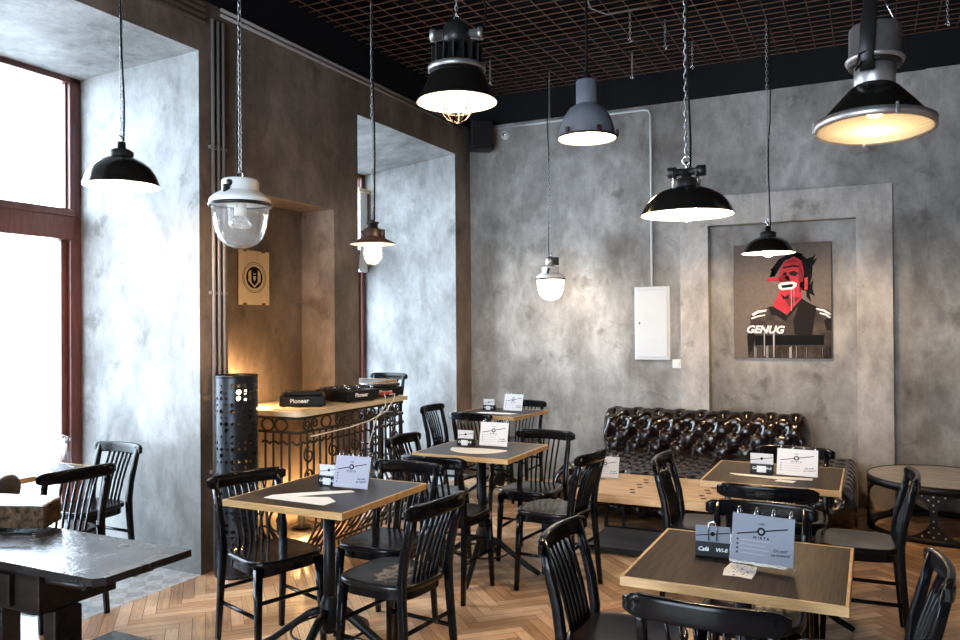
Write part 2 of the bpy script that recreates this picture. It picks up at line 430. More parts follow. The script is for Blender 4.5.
# ------------------------------------------------------------------ camera
Hc = 1.5
yaw, pit, rol = rad(-26.245), rad(.365), rad(-.399)
f = Vector((sin(yaw)*cos(pit), cos(yaw)*cos(pit), sin(pit))); rt = Vector((cos(yaw), -sin(yaw), 0)); up = rt.cross(f)
r2 = rt*cos(rol) + up*sin(rol); u2 = -rt*sin(rol) + up*cos(rol)
cam = bpy.data.cameras.new('camera'); co = bpy.data.objects.new('camera', cam); C.objects.link(co)
mw = Matrix((r2, u2, -f)).transposed().to_4x4(); mw.translation = (0, 0, Hc)
co.matrix_world = mw; cam.sensor_width = 36; cam.lens = 794.4/960*36; cam.clip_start = .05
bpy.context.scene.camera = co

# ------------------------------------------------------------------ shell
XL, YB, XR, YF = -3.65, 7.2, 3.4, -2.2
ZT, ZM, ZC = 3.5, 3.78, 4.3
XO = -4.78
def floor_mesh():
    w, Lp = .062, .372
    b = bmesh.new(); uvl = b.loops.layers.uv.new('UVMap'); tl = b.faces.layers.float.new('tone')
    R = Matrix.Rotation(rad(-45), 2)
    g = .0011; nt = 0
    x0, x1, y0, y1 = XL, XR, YF, YB
    def plank(px, py, horiz):
        d = (Lp, w) if horiz else (w, Lp)
        cs = [(px+g, py+g), (px+d[0]-g, py+g), (px+d[0]-g, py+d[1]-g), (px+g, py+d[1]-g)]
        us = [(0, 0), (Lp, 0), (Lp, w), (0, w)] if horiz else [(0, w), (0, 0), (Lp, 0), (Lp, w)]
        pts = [R @ Vector(c) for c in cs]
        cx = sum(p.x for p in pts)/4; cy = sum(p.y for p in pts)/4 + 2.5
        if not (x0-.3 < cx < x1+.3 and y0-.3 < cy < y1+.3): return
        vs = [b.verts.new((p.x, p.y+2.5, 0)) for p in pts]
        fc = b.faces.new(vs); fc[tl] = random.random()
        for l, u in zip(fc.loops, us): l[uvl].uv = u
    for i in range(-140, 141):
        for j in range(-22, 23):
            ox, oy = i*w + j*Lp, -i*w + j*Lp
            plank(ox, oy, True); plank(ox+Lp, oy, False)
    for co_, no in (((x0, 0, 0), (-1, 0, 0)), ((x1, 0, 0), (1, 0, 0)), ((0, y0, 0), (0, -1, 0)), ((0, y1+.1, 0), (0, 1, 0))):
        bmesh.ops.bisect_plane(b, geom=b.verts[:]+b.edges[:]+b.faces[:], plane_co=co_, plane_no=no, clear_outer=True)
    # joint bed under the planks
    vs = [b.verts.new(p) for p in ((x0, y0, -.0015), (x1, y0, -.0015), (x1, y1+.1, -.0015), (x0, y1+.1, -.0015))]
    fc = b.faces.new(vs); fc.material_index = 1
    me = bpy.data.meshes.new('floor'); b.to_mesh(me); b.free()
    me.materials.append(M['parquet']); me.materials.append(M['gap'])
    o = bpy.data.objects.new('floor', me); C.objects.link(o); return o
struct(floor_mesh())
m = MB(); m.bx(XR+.1, XO-.3, YF-.2, YB+.3, -.2, -.004); struct(m.build('floor_slab', M['gap']))
WZ = [3.145, 3.145, 3.055]
WIN = [(-1.45, .2), (1.92, 3.565), (5.226, 6.872)]
for k, (a, b_) in enumerate(WIN):
    m = MB(); m.bx(XO, XL, a, b_, -.004, .0005); struct(m.build('floor_tiles', M['tiles']))

# left wall: piers, lintels with sloping soffits, a recess in the pier, black band above
def wall_left():
    m = MB()
    def hexa(v, mis):
        vs = [m.b.verts.new(p) for p in v]
        for idx, mi in zip(((0, 3, 2, 1), (4, 5, 6, 7), (0, 1, 5, 4), (1, 2, 6, 5), (2, 3, 7, 6), (3, 0, 4, 7)), mis):
            fc = m.b.faces.new([vs[i] for i in idx]); fc.material_index = mi
    def pier(y0, y1, x0=XO, x1=XL, z1=ZT, ends=(1, 1)):
        v = [(x0, y0, 0), (x1, y0, 0), (x1, y1, 0), (x0, y1, 0), (x0, y0, z1), (x1, y0, z1), (x1, y1, z1), (x0, y1, z1)]
        hexa(v, (0, 0, ends[0], 0, ends[1], 0))
    pier(YF, WIN[0][0]); pier(WIN[0][1], WIN[1][0])
    pier(WIN[1][1], 3.80, ends=(1, 0)); pier(4.912, WIN[2][0], ends=(0, 1))
    pier(3.80, 4.912, XO, XL-.31)                       # back of the recess
    m.bx(XL-.31, XL, 3.80, 4.912, 2.385, ZT)            # above the recess
    pier(WIN[2][1], YB, ends=(1, 0))
    for (a, b_), zo in zip(WIN, WZ):
        zi = 3.18
        v = [(XO, a, zo), (XL, a, zi), (XL, b_, zi), (XO, b_, zo), (XO, a, ZT), (XL, a, ZT), (XL, b_, ZT), (XO, b_, ZT)]
        hexa(v, (1, 0, 0, 0, 0, 0))
    m.bx(XO, XL, YF, YB, ZT, ZC, mi=2)
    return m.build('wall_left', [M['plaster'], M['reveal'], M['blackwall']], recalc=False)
struct(wall_left())

# back wall with the raised surround and its shallow recess
RX0, RX1, RZ = -1.288, -.109, 2.36
m = MB(); t = .25
m.bx(XO, RX0, YB, YB+t, 0, ZT); m.bx(RX1, XR, YB, YB+t, 0, ZT)
m.bx(RX0, RX1, YB, YB+t, RZ, ZT); m.bx(RX0, RX1, YB+.09, YB+t, 0, RZ)
m.bx(XO, XR, YB, YB+t, ZT, ZC, mi=1)
struct(m.build('wall_back', [M['back'], M['blackwall']]))
m = MB(); y0 = YB-.045
m.bx(-1.53, RX0, y0, YB, 0, 2.615); m.bx(RX1, .155, y0, YB, 0, 2.615); m.bx(RX0, RX1, y0, YB, RZ, 2.615)
struct(m.build('trim_1', M['surround']))
m = MB(); m.bx(.40, XR, YB-.02, YB, 0, ZT); struct(m.build('trim_2', M['back']))
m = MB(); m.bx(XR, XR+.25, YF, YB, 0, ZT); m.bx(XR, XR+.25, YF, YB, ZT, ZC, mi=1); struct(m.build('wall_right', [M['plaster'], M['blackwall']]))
FW = [(-3.3, -.5)]
m = MB(); xs = [XO] + [q for p in FW for q in p] + [XR]
for q in range(0, len(xs), 2): m.bx(xs[q], xs[q+1], YF-.25, YF, 0, ZT)
for p in FW: m.bx(p[0], p[1], YF-.25, YF, 3.06, ZT)
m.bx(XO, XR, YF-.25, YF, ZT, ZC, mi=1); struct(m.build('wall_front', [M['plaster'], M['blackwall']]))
m = MB(); m.bx(XO, XR, YF, YB, ZC, ZC+.2); struct(m.build('ceiling', M['blackwall']))

# rusty wire mesh under the black ceiling
m = MB()
y = .0
while y < YB: m.tube([(XL, y, ZM), (XR, y, ZM)], .0035, 4); y += .105
x = XL+.06
while x < XR: m.tube([(x, -.2, ZM+.007), (x, YB, ZM+.007)], .004, 4); x += .145
o = m.build('ceiling_lattice', M['rustrod'], recalc=False)
tag(o, 'rusty wire mesh stretched under the black ceiling', 'ceiling mesh', kind='structure')

# windows
def window(n, a, b_, front=False):
    root = bpy.data.objects.new('window_%d' % n, None); C.objects.link(root); root['kind'] = 'structure'
    root.location = (XO, (a+b_)/2, 0)
    if front: root.location = ((a+b_)/2, YF-.2, 0); root.rotation_euler.z = PI/2
    hw = (b_-a)/2; zt = (WZ+[3.05]*3)[n-1]; fr = .08 if n < 3 else .06
    m = MB(); d = .07
    m.bx(0, d, -hw, -hw+fr, .0, zt, .006); m.bx(0, d, hw-fr, hw, 0, zt, .006)
    m.bx(0, d, -hw, hw, zt-.035, zt+.02, .006); m.bx(0, d, -hw, hw, .0, .24, .006)
    m.build('window_frame', M['redwood'], root)
    m = MB(); m.bx(-.01, d+.03, -hw+fr, hw-fr, 2.075, 2.24, .008); m.bx(-.005, d+.045, -hw+fr, hw-fr, 2.225, 2.275, .006)
    m.build('transom', M['redwood'], root)
    m = MB()
    for z0, z1, q in ((.24, 2.075, .045), (2.275, zt-.035, .012)):
        for ya, yb in ((-hw+fr, -hw+fr+q), (hw-fr-q, hw-fr)): m.bx(.0, .04, ya, yb, z0, z1, .004)
    m.bx(.0, .05, -.035, .035, .24, 2.075, .004)
    m.build('sash', M['redwood'], root)
    m = MB(); m.bx(.02, .026, -hw+fr, hw-fr, .24, 2.075); m.bx(.02, .026, -hw+fr, hw-fr, 2.275, zt-.035)
    m.build('pane', M['pane'], root)
    if n == 3:
        m = MB(); m.bx(d+.01, d+.05, hw-.16, hw-.03, 2.05, 2.86, .006); m.build('blind', M['plug'], root)
        m = MB(); m.bx(d, d+.08, hw-.22, hw-.01, 2.86, 2.90, .004); m.build('blind_rail', M['desk'], root)
for k, (a, b_) in enumerate(WIN): window(k+1, a, b_)
for k, (a, b_) in enumerate(FW): window(k+4, a, b_, True)
m = MB(); m.bx(XO-12, XO-.05, -14, 20, -.35, -.25); struct(m.build('pavement', M['slab']))

# conduits on the left wall
def conduit_bundle():
    t = thing('conduit_bundle', 'three thin brown conduits running up the left wall beside the first window', 'conduit', (XL, 3.71, 0))
    for k in range(3):
        MB().tube([(.016, -.045+.043*k, 0.0), (.016, -.045+.043*k, 3.40)], .0125, 8).build('conduit_pipe', M['pipe'], t)
    m = MB()
    for z in (.6, 1.7, 2.6): m.bx(0, .022, -.07, .07, z, z+.02)
    m.build('clamp', M['pipe'], t)
conduit_bundle()
t = thing('conduit_run', 'pair of thin conduits running along the top of the left wall to the corner', 'conduit', (XL, 5.4, 3.45))
for k in range(2): MB().tube([(.014, -1.66, .035*k), (.014, 1.55, .035*k)], .0115, 8).build('conduit_pipe', M['pipe'], t)
t = thing('conduit_run', 'four thin conduits stacked along the wall top above the first window', 'conduit', (XL, 2.3, 3.36))
for k in range(4): MB().tube([(.014, -2.0, .037*k), (.014, 1.30, .037*k)], .012, 8).build('conduit_pipe', M['pipe'], t)
t = MB().tube([(-3.36, YB-.012, 3.462), (-1.86, YB-.012, 3.462), (-1.81, YB-.012, 3.45), (-1.793, YB-.012, 3.40), (-1.793, YB-.012, 1.845)], .011, 8).build('wall_conduit', M['wpipe'])
tag(t, 'white conduit along the back wall top bending down to the grey fuse box', 'conduit')

# fuse box, wall switch, speaker, motion sensor
t = thing('fuse_box', 'light grey steel fuse box with a flush door on the back wall', 'fuse box', (-1.79, YB, 1.172))
m = MB(); m.bx(-.163, .163, -.03, 0, 0, .668, .006); m.build('cabinet_body', M['panel'], t)
m = MB(); m.bx(-.138, .138, -.038, -.03, .028, .640, .003); dr = m.build('door', M['panel'], t)
m = MB(); m.lathe([(0, 0), (.008, 0), (.008, .006), (0, .006)], 12, (-.115, -.038, .335), Matrix.Rotation(PI/2, 3, 'X')); m.build('lock', M['dark'], dr)
t = thing('light_switch', 'small white light switch on the back wall below the fuse box', 'switch', (-1.575, YB, 1.10))
m = MB(); m.bx(-.04, .04, -.012, 0, 0, .08, .004); m.build('plate', M['plug'], t)
m = MB(); m.bx(-.022, .022, -.018, -.012, .018, .062, .003); m.build('rocker', M['plug'], t)
t = thing('loudspeaker', 'black loudspeaker mounted high in the room corner', 'speaker', (-3.44, 7.02, 3.36), rad(35))
m = MB(); m.bx(-.11, .11, -.10, .10, -.14, .14, .012); m.build('cabinet_body', M['gear'], t)
m = MB(); m.bx(-.10, .10, -.108, -.10, -.13, .13, .003); m.build('speaker_grille', M['dark'], t)
m = MB(); m.tube([(0, .1, 0), (0, .19, .02)], .015, 8); m.build('bracket', M['dark'], t)
t = thing('motion_sensor', 'small round white motion sensor on the back wall near the loudspeaker', 'sensor', (-3.25, YB, 3.385))
RXm = Matrix.Rotation(PI/2, 3, 'X')
m = MB(); m.lathe([(0, .05), (.02, .048), (.038, .035), (.045, .015), (.045, 0)], 20, (0, 0, 0), RXm); m.build('housing', M['plug'], t)
m = MB(); m.lathe([(0, .056), (.014, .053), (.018, .045)], 16, (0, 0, 0), RXm); m.build('lens', M['chrome'], t)

# ------------------------------------------------------------------ chairs
def rrect(hw0, hw1, y0, y1, n=40, p=3.6):
    """rounded trapezoid outline, hw0 half width at y0 (rear), hw1 at y1 (front)"""
    out = []
    for k in range(n):
        a = 2*PI*k/n; c, s_ = cos(a), sin(a)
        ux = math.copysign(abs(c)**(2/p), c); uy = math.copysign(abs(s_)**(2/p), s_)
        y = (y0+y1)/2 + uy*(y1-y0)/2; tt = (uy+1)/2
        out.append((ux*(hw0+(hw1-hw0)*tt), y))
    return out
def seat_mb(z, th=.028):
    m = MB(); n = 40
    rows = []
    def row(scale, zz, sag=0):
        o = rrect(.172*scale, .192*scale, .01-.185*scale, .01+.195*scale, n)
        return [m.b.verts.new((x, y, zz - sag*(1-scale)*(1 if y < .12 else .4))) for x, y in o]
    spec = [(.90, z-th), (.985, z-th+.003), (1.0, z-th*.6), (1.0, z-.008), (.985, z-.001), (.95, z+.001)]
    for sc, zz in spec: rows.append(row(sc, zz))
    for sc in (.85, .7, .5, .3, .12): rows.append(row(sc, z+.001 - .010*(1-((sc-.0)/.95)**2)))
    for A, B in zip(rows, rows[1:]):
        for k in range(n):
            fc = m.b.faces.new((A[k], A[(k+1) % n], B[(k+1) % n], B[k])); fc.smooth = True
    m.b.faces.new(rows[0][::-1]); fc = m.b.faces.new(rows[-1]); fc.smooth = True
    return m
def make_chair(name, label, group, seat_h=.455, top=.79, worn=False, cat='chair'):
    t = thing(name, label, cat, group=group); bm_ = M['chair']; zs = seat_h
    seat_mb(zs).build('seat', M['seatworn'] if worn else M['seat'], t, recalc=True)
    m = MB(); a = rrect(.158, .176, -.158, .188, 36); b_ = rrect(.140, .158, -.140, .170, 36)
    lo, hi = zs-.062, zs-.026
    va = [[m.b.verts.new((x, y, zz)) for x, y in o] for o, zz in ((a, lo), (a, hi), (b_, hi), (b_, lo))]
    for i in range(4):
        A, B = va[i], va[(i+1) % 4]
        for k in range(36):
            fc = m.b.faces.new((A[k], A[(k+1) % 36], B[(k+1) % 36], B[k])); fc.smooth = True
    m.build('seat_frame', bm_, t, smooth=40)
    for s in (-1, 1):
        # rear leg and back post in one bent piece
        pts = [(s*.172, -.190, 0), (s*.168, -.172, zs*.45), (s*.164, -.158, zs*.85), (s*.162, -.156, zs+.02), (s*.163, -.170, zs+.12), (s*.165, -.196, zs+.22), (s*.166, -.222, top-.012)]
        MB().tube(pts, [.78, .9, 1, 1.05, 1, .92, .8], 12, flat=(.034, .030), up=(0, 1, 0)).build('back_post', bm_, t)
        pts = [(s*.172, .176, 0), (s*.165, .166, zs*.5), (s*.158, .156, zs-.03)]
        MB().tube(pts, [.70, .88, 1.05], 12, flat=(.034, .034), up=(0, 1, 0)).build('leg', bm_, t)
        MB().tube([(s*.167, -.178, zs*.46), (s*.167, .168, zs*.46)], .0095, 8).build('stretcher', bm_, t)
    MB().tube([(-.166, .166, zs*.60), (.166, .166, zs*.60)], .0095, 8).build('stretcher', bm_, t)
    MB().tube([(-.166, -.172, zs*.60), (.166, -.172, zs*.60)], .0095, 8).build('stretcher', bm_, t)
    # curved crest rail, bulging away from the sitter
    m = MB(); pts = []
    for k in range(21):
        u = -1 + 2*k/20; pts.append((u*.210, -.208 - .034*(1-u*u), top-.031+.003*(1-u*u)))
    rr = [.55, .85] + [1]*17 + [.85, .55]
    m.tube(pts, rr, 12, flat=(.064, .024), up=(0, 0, 1)); m.build('crest_rail', bm_, t)
    for k in range(6):
        x = (k-2.5)*.037; xb = x*.84; u = x/.208; yt = -.208-.034*(1-u*u)
        pts = [(xb+(x-xb)*u, -.147+(yt+.147)*u+.010*sin(PI*u), zs-.012+(top-.038-zs)*u) for u in (0, .2, .45, .72, 1)]
        MB().tube(pts, .5, 6, flat=(.015, .0085), up=(0, 1, 0)).build('spindle', bm_, t)
    return t
GR = 'black spindle back café chairs'
proto = make_chair('dining_chair', '', GR)
worn_proto = None
PX, NX, PY, NY = -PI/2, PI/2, 0, PI
chairs = [
 ('a', -2.545, 2.92, PX-rad(18), 'black café chair left of the charcoal table nearest the perforated drum'),
 ('b', -2.165, 3.32, NY, 'black café chair on the far side of the charcoal table nearest the perforated drum'),
 ('d', -2.145, 3.965, PY, 'black café chair with its back to us at the white crescent table'),
 ('e', -2.515, 4.40, PX, 'black café chair left of the second charcoal table, back towards the ironwork desk'),
 ('f', -1.972, 4.765, NY, 'black café chair on the far side of the second charcoal table, facing us'),
 ('g', -1.625, 4.28, NX-rad(5), 'black café chair right of the second charcoal table, backed by the plank coffee table'),
 ('h', -2.90, 5.945, PY+rad(-6), 'black café chair with its back to us at the farthest table near the corner'),
 ('i', -2.92, 6.665, NY, 'black café chair behind the farthest table, against the back wall corner'),
 ('k', -3.31, 6.17, PX, 'black café chair left of the farthest table, in front of the pale window recess'),
 ('l', -.418, 3.88, PY, 'black café chair with back to us at the table before the sofa'),
 ('m', -.40, 3.085, NY, 'black café chair facing us on the far side of the nearest table behind its menu'),
 ('n', -.768, 2.63, PX-rad(2), 'black café chair left of the nearest brown table, seen edge on'),
 ('o', -.392, 2.285, PY, 'black café chair cut off at the bottom, nearest side of the brown table'),
 ('p', -.80, 4.277, PX-rad(1), 'black café chair left of the table before the sofa, edge on before planks'),
 ('q', -.055, 4.25, NX+rad(3), 'black café chair in front of the round riveted table at the right'),
 ('r', -.045, 2.685, NX+rad(4), 'black café chair right of the nearest brown table, cut off at the lower right'),
 ('s', -3.83, 2.735, NX-rad(6), 'black café chair with slats against the bright window, just beyond the dark flap table'),
 ('t', -4.17, 3.19, NY, 'black café chair inside the first window recess beside the pale reveal wall'),
 ('u', -.40, 4.645, NY, 'black café chair between the sofa and the table before it, mostly hidden by the menu'),
]
for i, (k, x, y, rz, lb) in enumerate(chairs):
    o = proto if i == 0 else copy_tree(proto)
    o.location = (x, y, 0); o.rotation_euler = (0, 0, rz); o['label'] = lb
wc = make_chair('dining_chair', 'black café chair with a scuffed worn seat right of the nearest charcoal table', GR, worn=True)
wc.location = (-1.82, 2.87, 0); wc.rotation_euler = (0, 0, NX-rad(6))
bs = make_chair('bar_stool', 'tall black bar chair at the high table in the far window recess', None, .70, 1.045, cat='bar stool')
bs.location = (-4.17, 6.25, 0); bs.rotation_euler = (0, 0, NY)

# ------------------------------------------------------------------ café tables
def make_table(label, lam, group='square café tables', z=.75, w=.62, d=.615, name='cafe_table', frot=10):
    t = thing(name, label, 'table', group=group)
    m = MB(); m.bx(-w/2+.009, w/2-.009, -d/2+.009, d/2-.009, z-.026, z, .001); m.build('tabletop', lam, t)
    m = MB()
    m.bx(-w/2, w/2, -d/2, -d/2+.010, z-.027, z+.001, .0015); m.bx(-w/2, w/2, d/2-.010, d/2, z-.027, z+.001, .0015)
    m.bx(-w/2, -w/2+.010, -d/2+.01, d/2-.01, z-.027, z+.001, .0015); m.bx(w/2-.010, w/2, -d/2+.01, d/2-.01, z-.027, z+.001, .0015)
    m.build('edge_band', M['oak'], t)
    m = MB(); m.bx(-.17, .17, -.03, .03, z-.042, z-.026); m.bx(-.03, .03, -.17, .17, z-.042, z-.026); m.build('top_plate', M['iron'], t)
    m = MB(); m.lathe([(0, .12), (.026, .12), (.026, z-.04), (0, z-.04)], 20); m.build('column', M['iron'], t)
    m = MB(); m.lathe([(0, .115), (.03, .115), (.042, .15), (.042, .24), (.03, .275), (.026, .28)], 20); m.build('hub', M['iron'], t)
    for k in range(4):
        a = rad(frot) + k*PI/2; c, s_ = cos(a), sin(a)
        pts = [(c*r, s_*r, zz) for r, zz in ((.03, .215), (.10, .190), (.19, .125), (.28, .058), (.335, .028), (.352, .016))]
        MB().tube(pts, [1.1, 1.05, 1, .95, .95, .8], 10, flat=(.030, .030), up=(0, 0, 1)).build('foot', M['iron'], t)
    m = MB(); m.tube([(.165*cos(2*PI*k/32), .165*sin(2*PI*k/32), .13) for k in range(32)], .006, 6, closed=True); m.build('foot_ring', M['iron'], t)
    return t
def flat_inlay(poly, root, wx, wy):
    m = MB(); m.prism([(x-wx, y-wy) for x, y in poly], .0012, Matrix.Translation((0, 0, .7502))); m.build('white_inlay', M['white'], root)
TB = dict(T1=(-2.218, 2.935), T2=(-2.13, 4.335), N=(-.369, 2.611), B=(-.437, 4.18), T3=(-2.885, 6.23))
T1 = make_table('charcoal square table with a white arrow inlay, nearest the perforated drum', M['lamgrey']); T1.location = (*TB['T1'], 0); T1.scale = (1.02, 1.09, 1)
flat_inlay([(-2.391, 2.724), (-2.396, 2.778), (-2.318, 2.855), (-2.14, 2.988), (-2.10, 2.965), (-2.285, 2.79), (-2.139, 2.838), (-2.063, 2.786), (-2.065, 2.712)], T1, *TB['T1'])
T2 = make_table('charcoal square table with a white crescent inlay, second in the left row', M['lamgrey']); T2.location = (*TB['T2'], 0)
flat_inlay(arc(-2.13, 4.32, .185, 185, 352, 18) + [(-1.96, 4.33), (-2.13, 4.335)], T2, *TB['T2'])
N_ = make_table('brown wood grain square table with pale edge, nearest to us', M['lam']); N_.location = (*TB['N'], 0)
B_ = make_table('brown square table with white strip inlay standing before the leather sofa', M['lam']); B_.location = (*TB['B'], 0)
flat_inlay([(-.645, 4.125), (-.613, 4.09), (-.424, 4.055), (-.26, 4.085), (-.26, 4.14), (-.44, 4.115)], B_, *TB['B'])
flat_inlay([(-.419, 4.00), (-.409, 4.048), (-.327, 4.035), (-.337, 3.985)], B_, *TB['B'])
T3 = make_table('square charcoal table farthest away near the back corner', M['lamgrey']); T3.location = (*TB['T3'], 0); T3.rotation_euler = (0, 0, rad(-6))
flat_inlay([(-3.06, 6.10), (-2.95, 6.05), (-2.70, 6.09), (-2.68, 6.17), (-2.95, 6.16)], T3, *TB['T3'])
HT = make_table('high table in the far window recess beside the bar chair', M['lamgrey'], 'high tables', 1.0, .62, .62, 'high_table', 60); HT.location = (-4.29, 6.0, 0)
HT.pop('group', None) if 'group' in HT else None
# white lace scrap on the nearest table
m = MB(); rnd = random.Random(3)
pl = [(-.405, 2.440), (-.410, 2.505), (-.402, 2.575), (-.36, 2.568), (-.322, 2.556), (-.318, 2.50), (-.322, 2.436), (-.36, 2.446)]
m.prism([(x+.36, y-2.505) for x, y in pl], .001)
for k in range(40):
    x, y = rnd.uniform(-.035, .03), rnd.uniform(-.055, .055); r = rnd.uniform(.0015, .0035)
    m.prism([(x+r*cos(a*PI/3), y+r*.7*sin(a*PI/3)) for a in range(6)], .0004, Matrix.Translation((0, 0, .001)), 1)
t = m.build('lace_doily', [M['white'], M['lam']]); t.location = (-.36, 2.505, .7512)
tag(t, 'white lace paper scrap in front of the menu on the nearest table', 'doily')

# ------------------------------------------------------------------ menus and card holders
def make_menu(label, paper, loc, rz, hs=1.0):
    t = thing('menu_stand', label, 'menu', loc, rz, 'acrylic menu stands' if paper else None)
    W, Hh = .196, .158; lean = rad(14)
    RF = Matrix.Translation((0, -.035, .004)) @ Matrix.Rotation(PI/2-lean, 4, 'X')    # local: x right, y up the sheet, z towards the reader
    def on(z): return RF @ Matrix.Translation((0, 0, z))
    m = MB(); m.prism([(-W/2, 0), (W/2, 0), (W/2, Hh), (-W/2, Hh)], .0025, on(0)); m.build('front_panel', M['acrylic'], t)
    RB = Matrix.Translation((0, .045, .004)) @ Matrix.Rotation(PI/2+lean, 4, 'X')
    m = MB(); m.prism([(-W/2, 0), (W/2, 0), (W/2, Hh), (-W/2, Hh)], .0025, RB); m.build('back_panel', M['acrylic'], t)
    t.scale = (1, 1, hs)
    if paper is None: return t
    w2 = .186
    m = MB(); m.prism([(-w2/2, .008), (w2/2, .008), (w2/2, .151), (-w2/2, .151)], .0015, on(.003)); sh = m.build('menu_sheet', paper, t)
    m = MB(); dz = .0046
    m.prism([(-.078, .086), (-.078, .090), (.074, .120), (.074, .116)], .0005, on(dz))
    m.prism([(x-.004, y+.102) for x, y in ringpoly(.0125)], .0006, on(dz))
    for k in range(4): m.prism([(x-.074, y+.072-.013*k) for x, y in ringpoly(.0032, 8)], .0005, on(dz))
    m.build('printed_motif', M['ink'], sh)
    m = MB(); m.prism([(x-.004, y+.102) for x, y in ringpoly(.0065)], .0006, on(dz+.0004)); m.build('badge', paper, sh)
    m = MB()
    for k in range(4): m.bx(0, 0, 0, 0, 0, 0) if 0 else m.prism([(-.066, .0712-.013*k), (.022-.012*(k % 2), .0712-.013*k), (.022-.012*(k % 2), .0728-.013*k), (-.066, .0728-.013*k)], .0004, on(dz))
    m.build('printed_lines', M['pink'], sh)
    text_part('heading', 'CAFE', .0085, on(dz) @ Matrix.Translation((-.004, .124, 0)), M['ink'], sh, .0001)
    text_part('heading', 'W I R T A', .0115, on(dz) @ Matrix.Translation((-.004, .082, 0)), M['ink'], sh, .0003)
    text_part('handwriting', 'Do zob!\nna rowerz!', .0125, on(dz) @ Matrix.Translation((.055, .045, 0)) @ Matrix.Rotation(rad(4), 4, 'Z'), M['ink'], sh, .0002, .25)
    for k in range(4):
        x = -.078 + .052*k; pts = []
        for q in range(17):
            a = 2*PI*q/16; p = RF @ Vector((x, .156+.012*sin(a), 0)); pts.append((x, p.y+.012+.017*cos(a), .155+.014*sin(a)))
        MB().tube(pts[:-1], .0016, 6, closed=True).build('ring', M['chrome'], t)
    return t
def make_card(label, loc, rz, clip=False):
    t = thing('card_holder', label, 'card holder', loc, rz, 'card holders beside the menus')
    m = MB(); m.bx(-.054, .054, -.022, .022, 0, .044, .002); b_ = m.build('holder_block', M['gear'], t)
    RF = Matrix.Rotation(PI/2, 4, 'X')
    text_part('lettering', 'Café', .018, Matrix.Translation((-.028, -.0225, .024)) @ RF, M['whiteink'], b_, .0002, .25)
    text_part('lettering', 'Wi-fi', .018, Matrix.Translation((.028, -.0225, .024)) @ RF, M['whiteink'], b_, .0002, .25)
    m = MB(); m.bx(-.054, .054, -.006, -.003, .040, .095); c = m.build('card', M['paperblue'] if clip else M['paperw'], t)
    m = MB(); R = Matrix.Translation((0, -.006, 0)) @ RF
    m.prism([(-.052, .060), (-.052, .063), (.052, .079), (.052, .076)], .0006, R); m.prism([(x, y+.070) for x, y in ringpoly(.007, 16)], .0007, R)
    m.build('printed_motif', M['ink'], c)
    if clip:
        m = MB(); m.tube([(-.012, -.012, .05), (-.014, -.012, .085), (-.010, -.012, .105), (0, -.012, .112), (.010, -.012, .105), (.014, -.012, .085), (.012, -.012, .05)], .0016, 6)
        m.build('binder_clip', M['chrome'], t)
    else:
        m = MB(); m.bx(-.022, .022, -.025, -.022, .004, .036, .001); m.build('white_sticker', M['plug'], t)
    return t
ZT_ = .7515
make_menu('large menu in a clear stand with bluish sheet on the nearest brown table', M['paperblue'], (-.306, 2.60, ZT_), rad(-7))
make_card('black card holder with a wire clip on the nearest brown table', (-.466, 2.635, ZT_), rad(3), True)
make_menu('ring bound menu in a clear stand on the table nearest the perforated drum', M['paper'], (-2.135, 3.015, ZT_), rad(2))
make_card('card holder with white sticker on the table nearest the perforated drum', (-2.30, 3.05, ZT_), rad(0))
make_menu('ring bound menu in a clear stand on the table with the white crescent', M['paperw'], (-2.075, 4.41, ZT_), rad(1))
make_card('card holder with white sticker on the table with the white crescent', (-2.272, 4.40, ZT_), rad(0))
make_menu('ring bound menu in a clear stand on the table before the leather sofa', M['paperw'], (-.328, 4.150, ZT_), rad(-4), .88)
make_card('card holder with white sticker on the table before the leather sofa', (-.50, 4.20, ZT_), rad(0))
make_menu('ring bound menu in a clear stand on the farthest table near the corner', M['paperw'], (-2.765, 6.27, ZT_), rad(-8))
make_card('card holder with white sticker on the farthest table near the corner', (-3.03, 6.32, ZT_), rad(-4))
make_menu('menu in a clear stand on the plank coffee table, left end', M['paperw'], (-1.675, 5.39, .4215), rad(0))
make_menu('empty clear acrylic stand in the middle of the plank coffee table', None, (-1.19, 5.28, .4215), rad(10))
make_menu('bright menu stand on the window table in the first recess', M['paperw'], (-3.93, 2.84, .7515), rad(-22))

# ------------------------------------------------------------------ window table, flap table
t = thing('window_table', 'dark table with oak edge by the first window behind the slatted chair', 'table', (-4.18, 2.60, 0))
m = MB(); m.bx(-.40, .36, -.62, .33, .722, .75, .001); m.build('tabletop', M['lam'], t)
m = MB(); m.bx(.36, .37, -.63, .34, .721, .751); m.bx(-.41, .36, .33, .34, .721, .751); m.bx(-.41, .36, -.63, -.62, .721, .751); m.build('edge_band', M['oak'], t)
for y in (-.42, .12):
    m = MB(); m.lathe([(0, .02), (.028, .02), (.028, .722), (0, .722)], 16, (0, y, 0)); m.build('column', M['iron'], t)
    m = MB(); m.bx(-.24, .24, y-.03, y+.03, 0, .025, .006); m.build('foot', M['iron'], t)

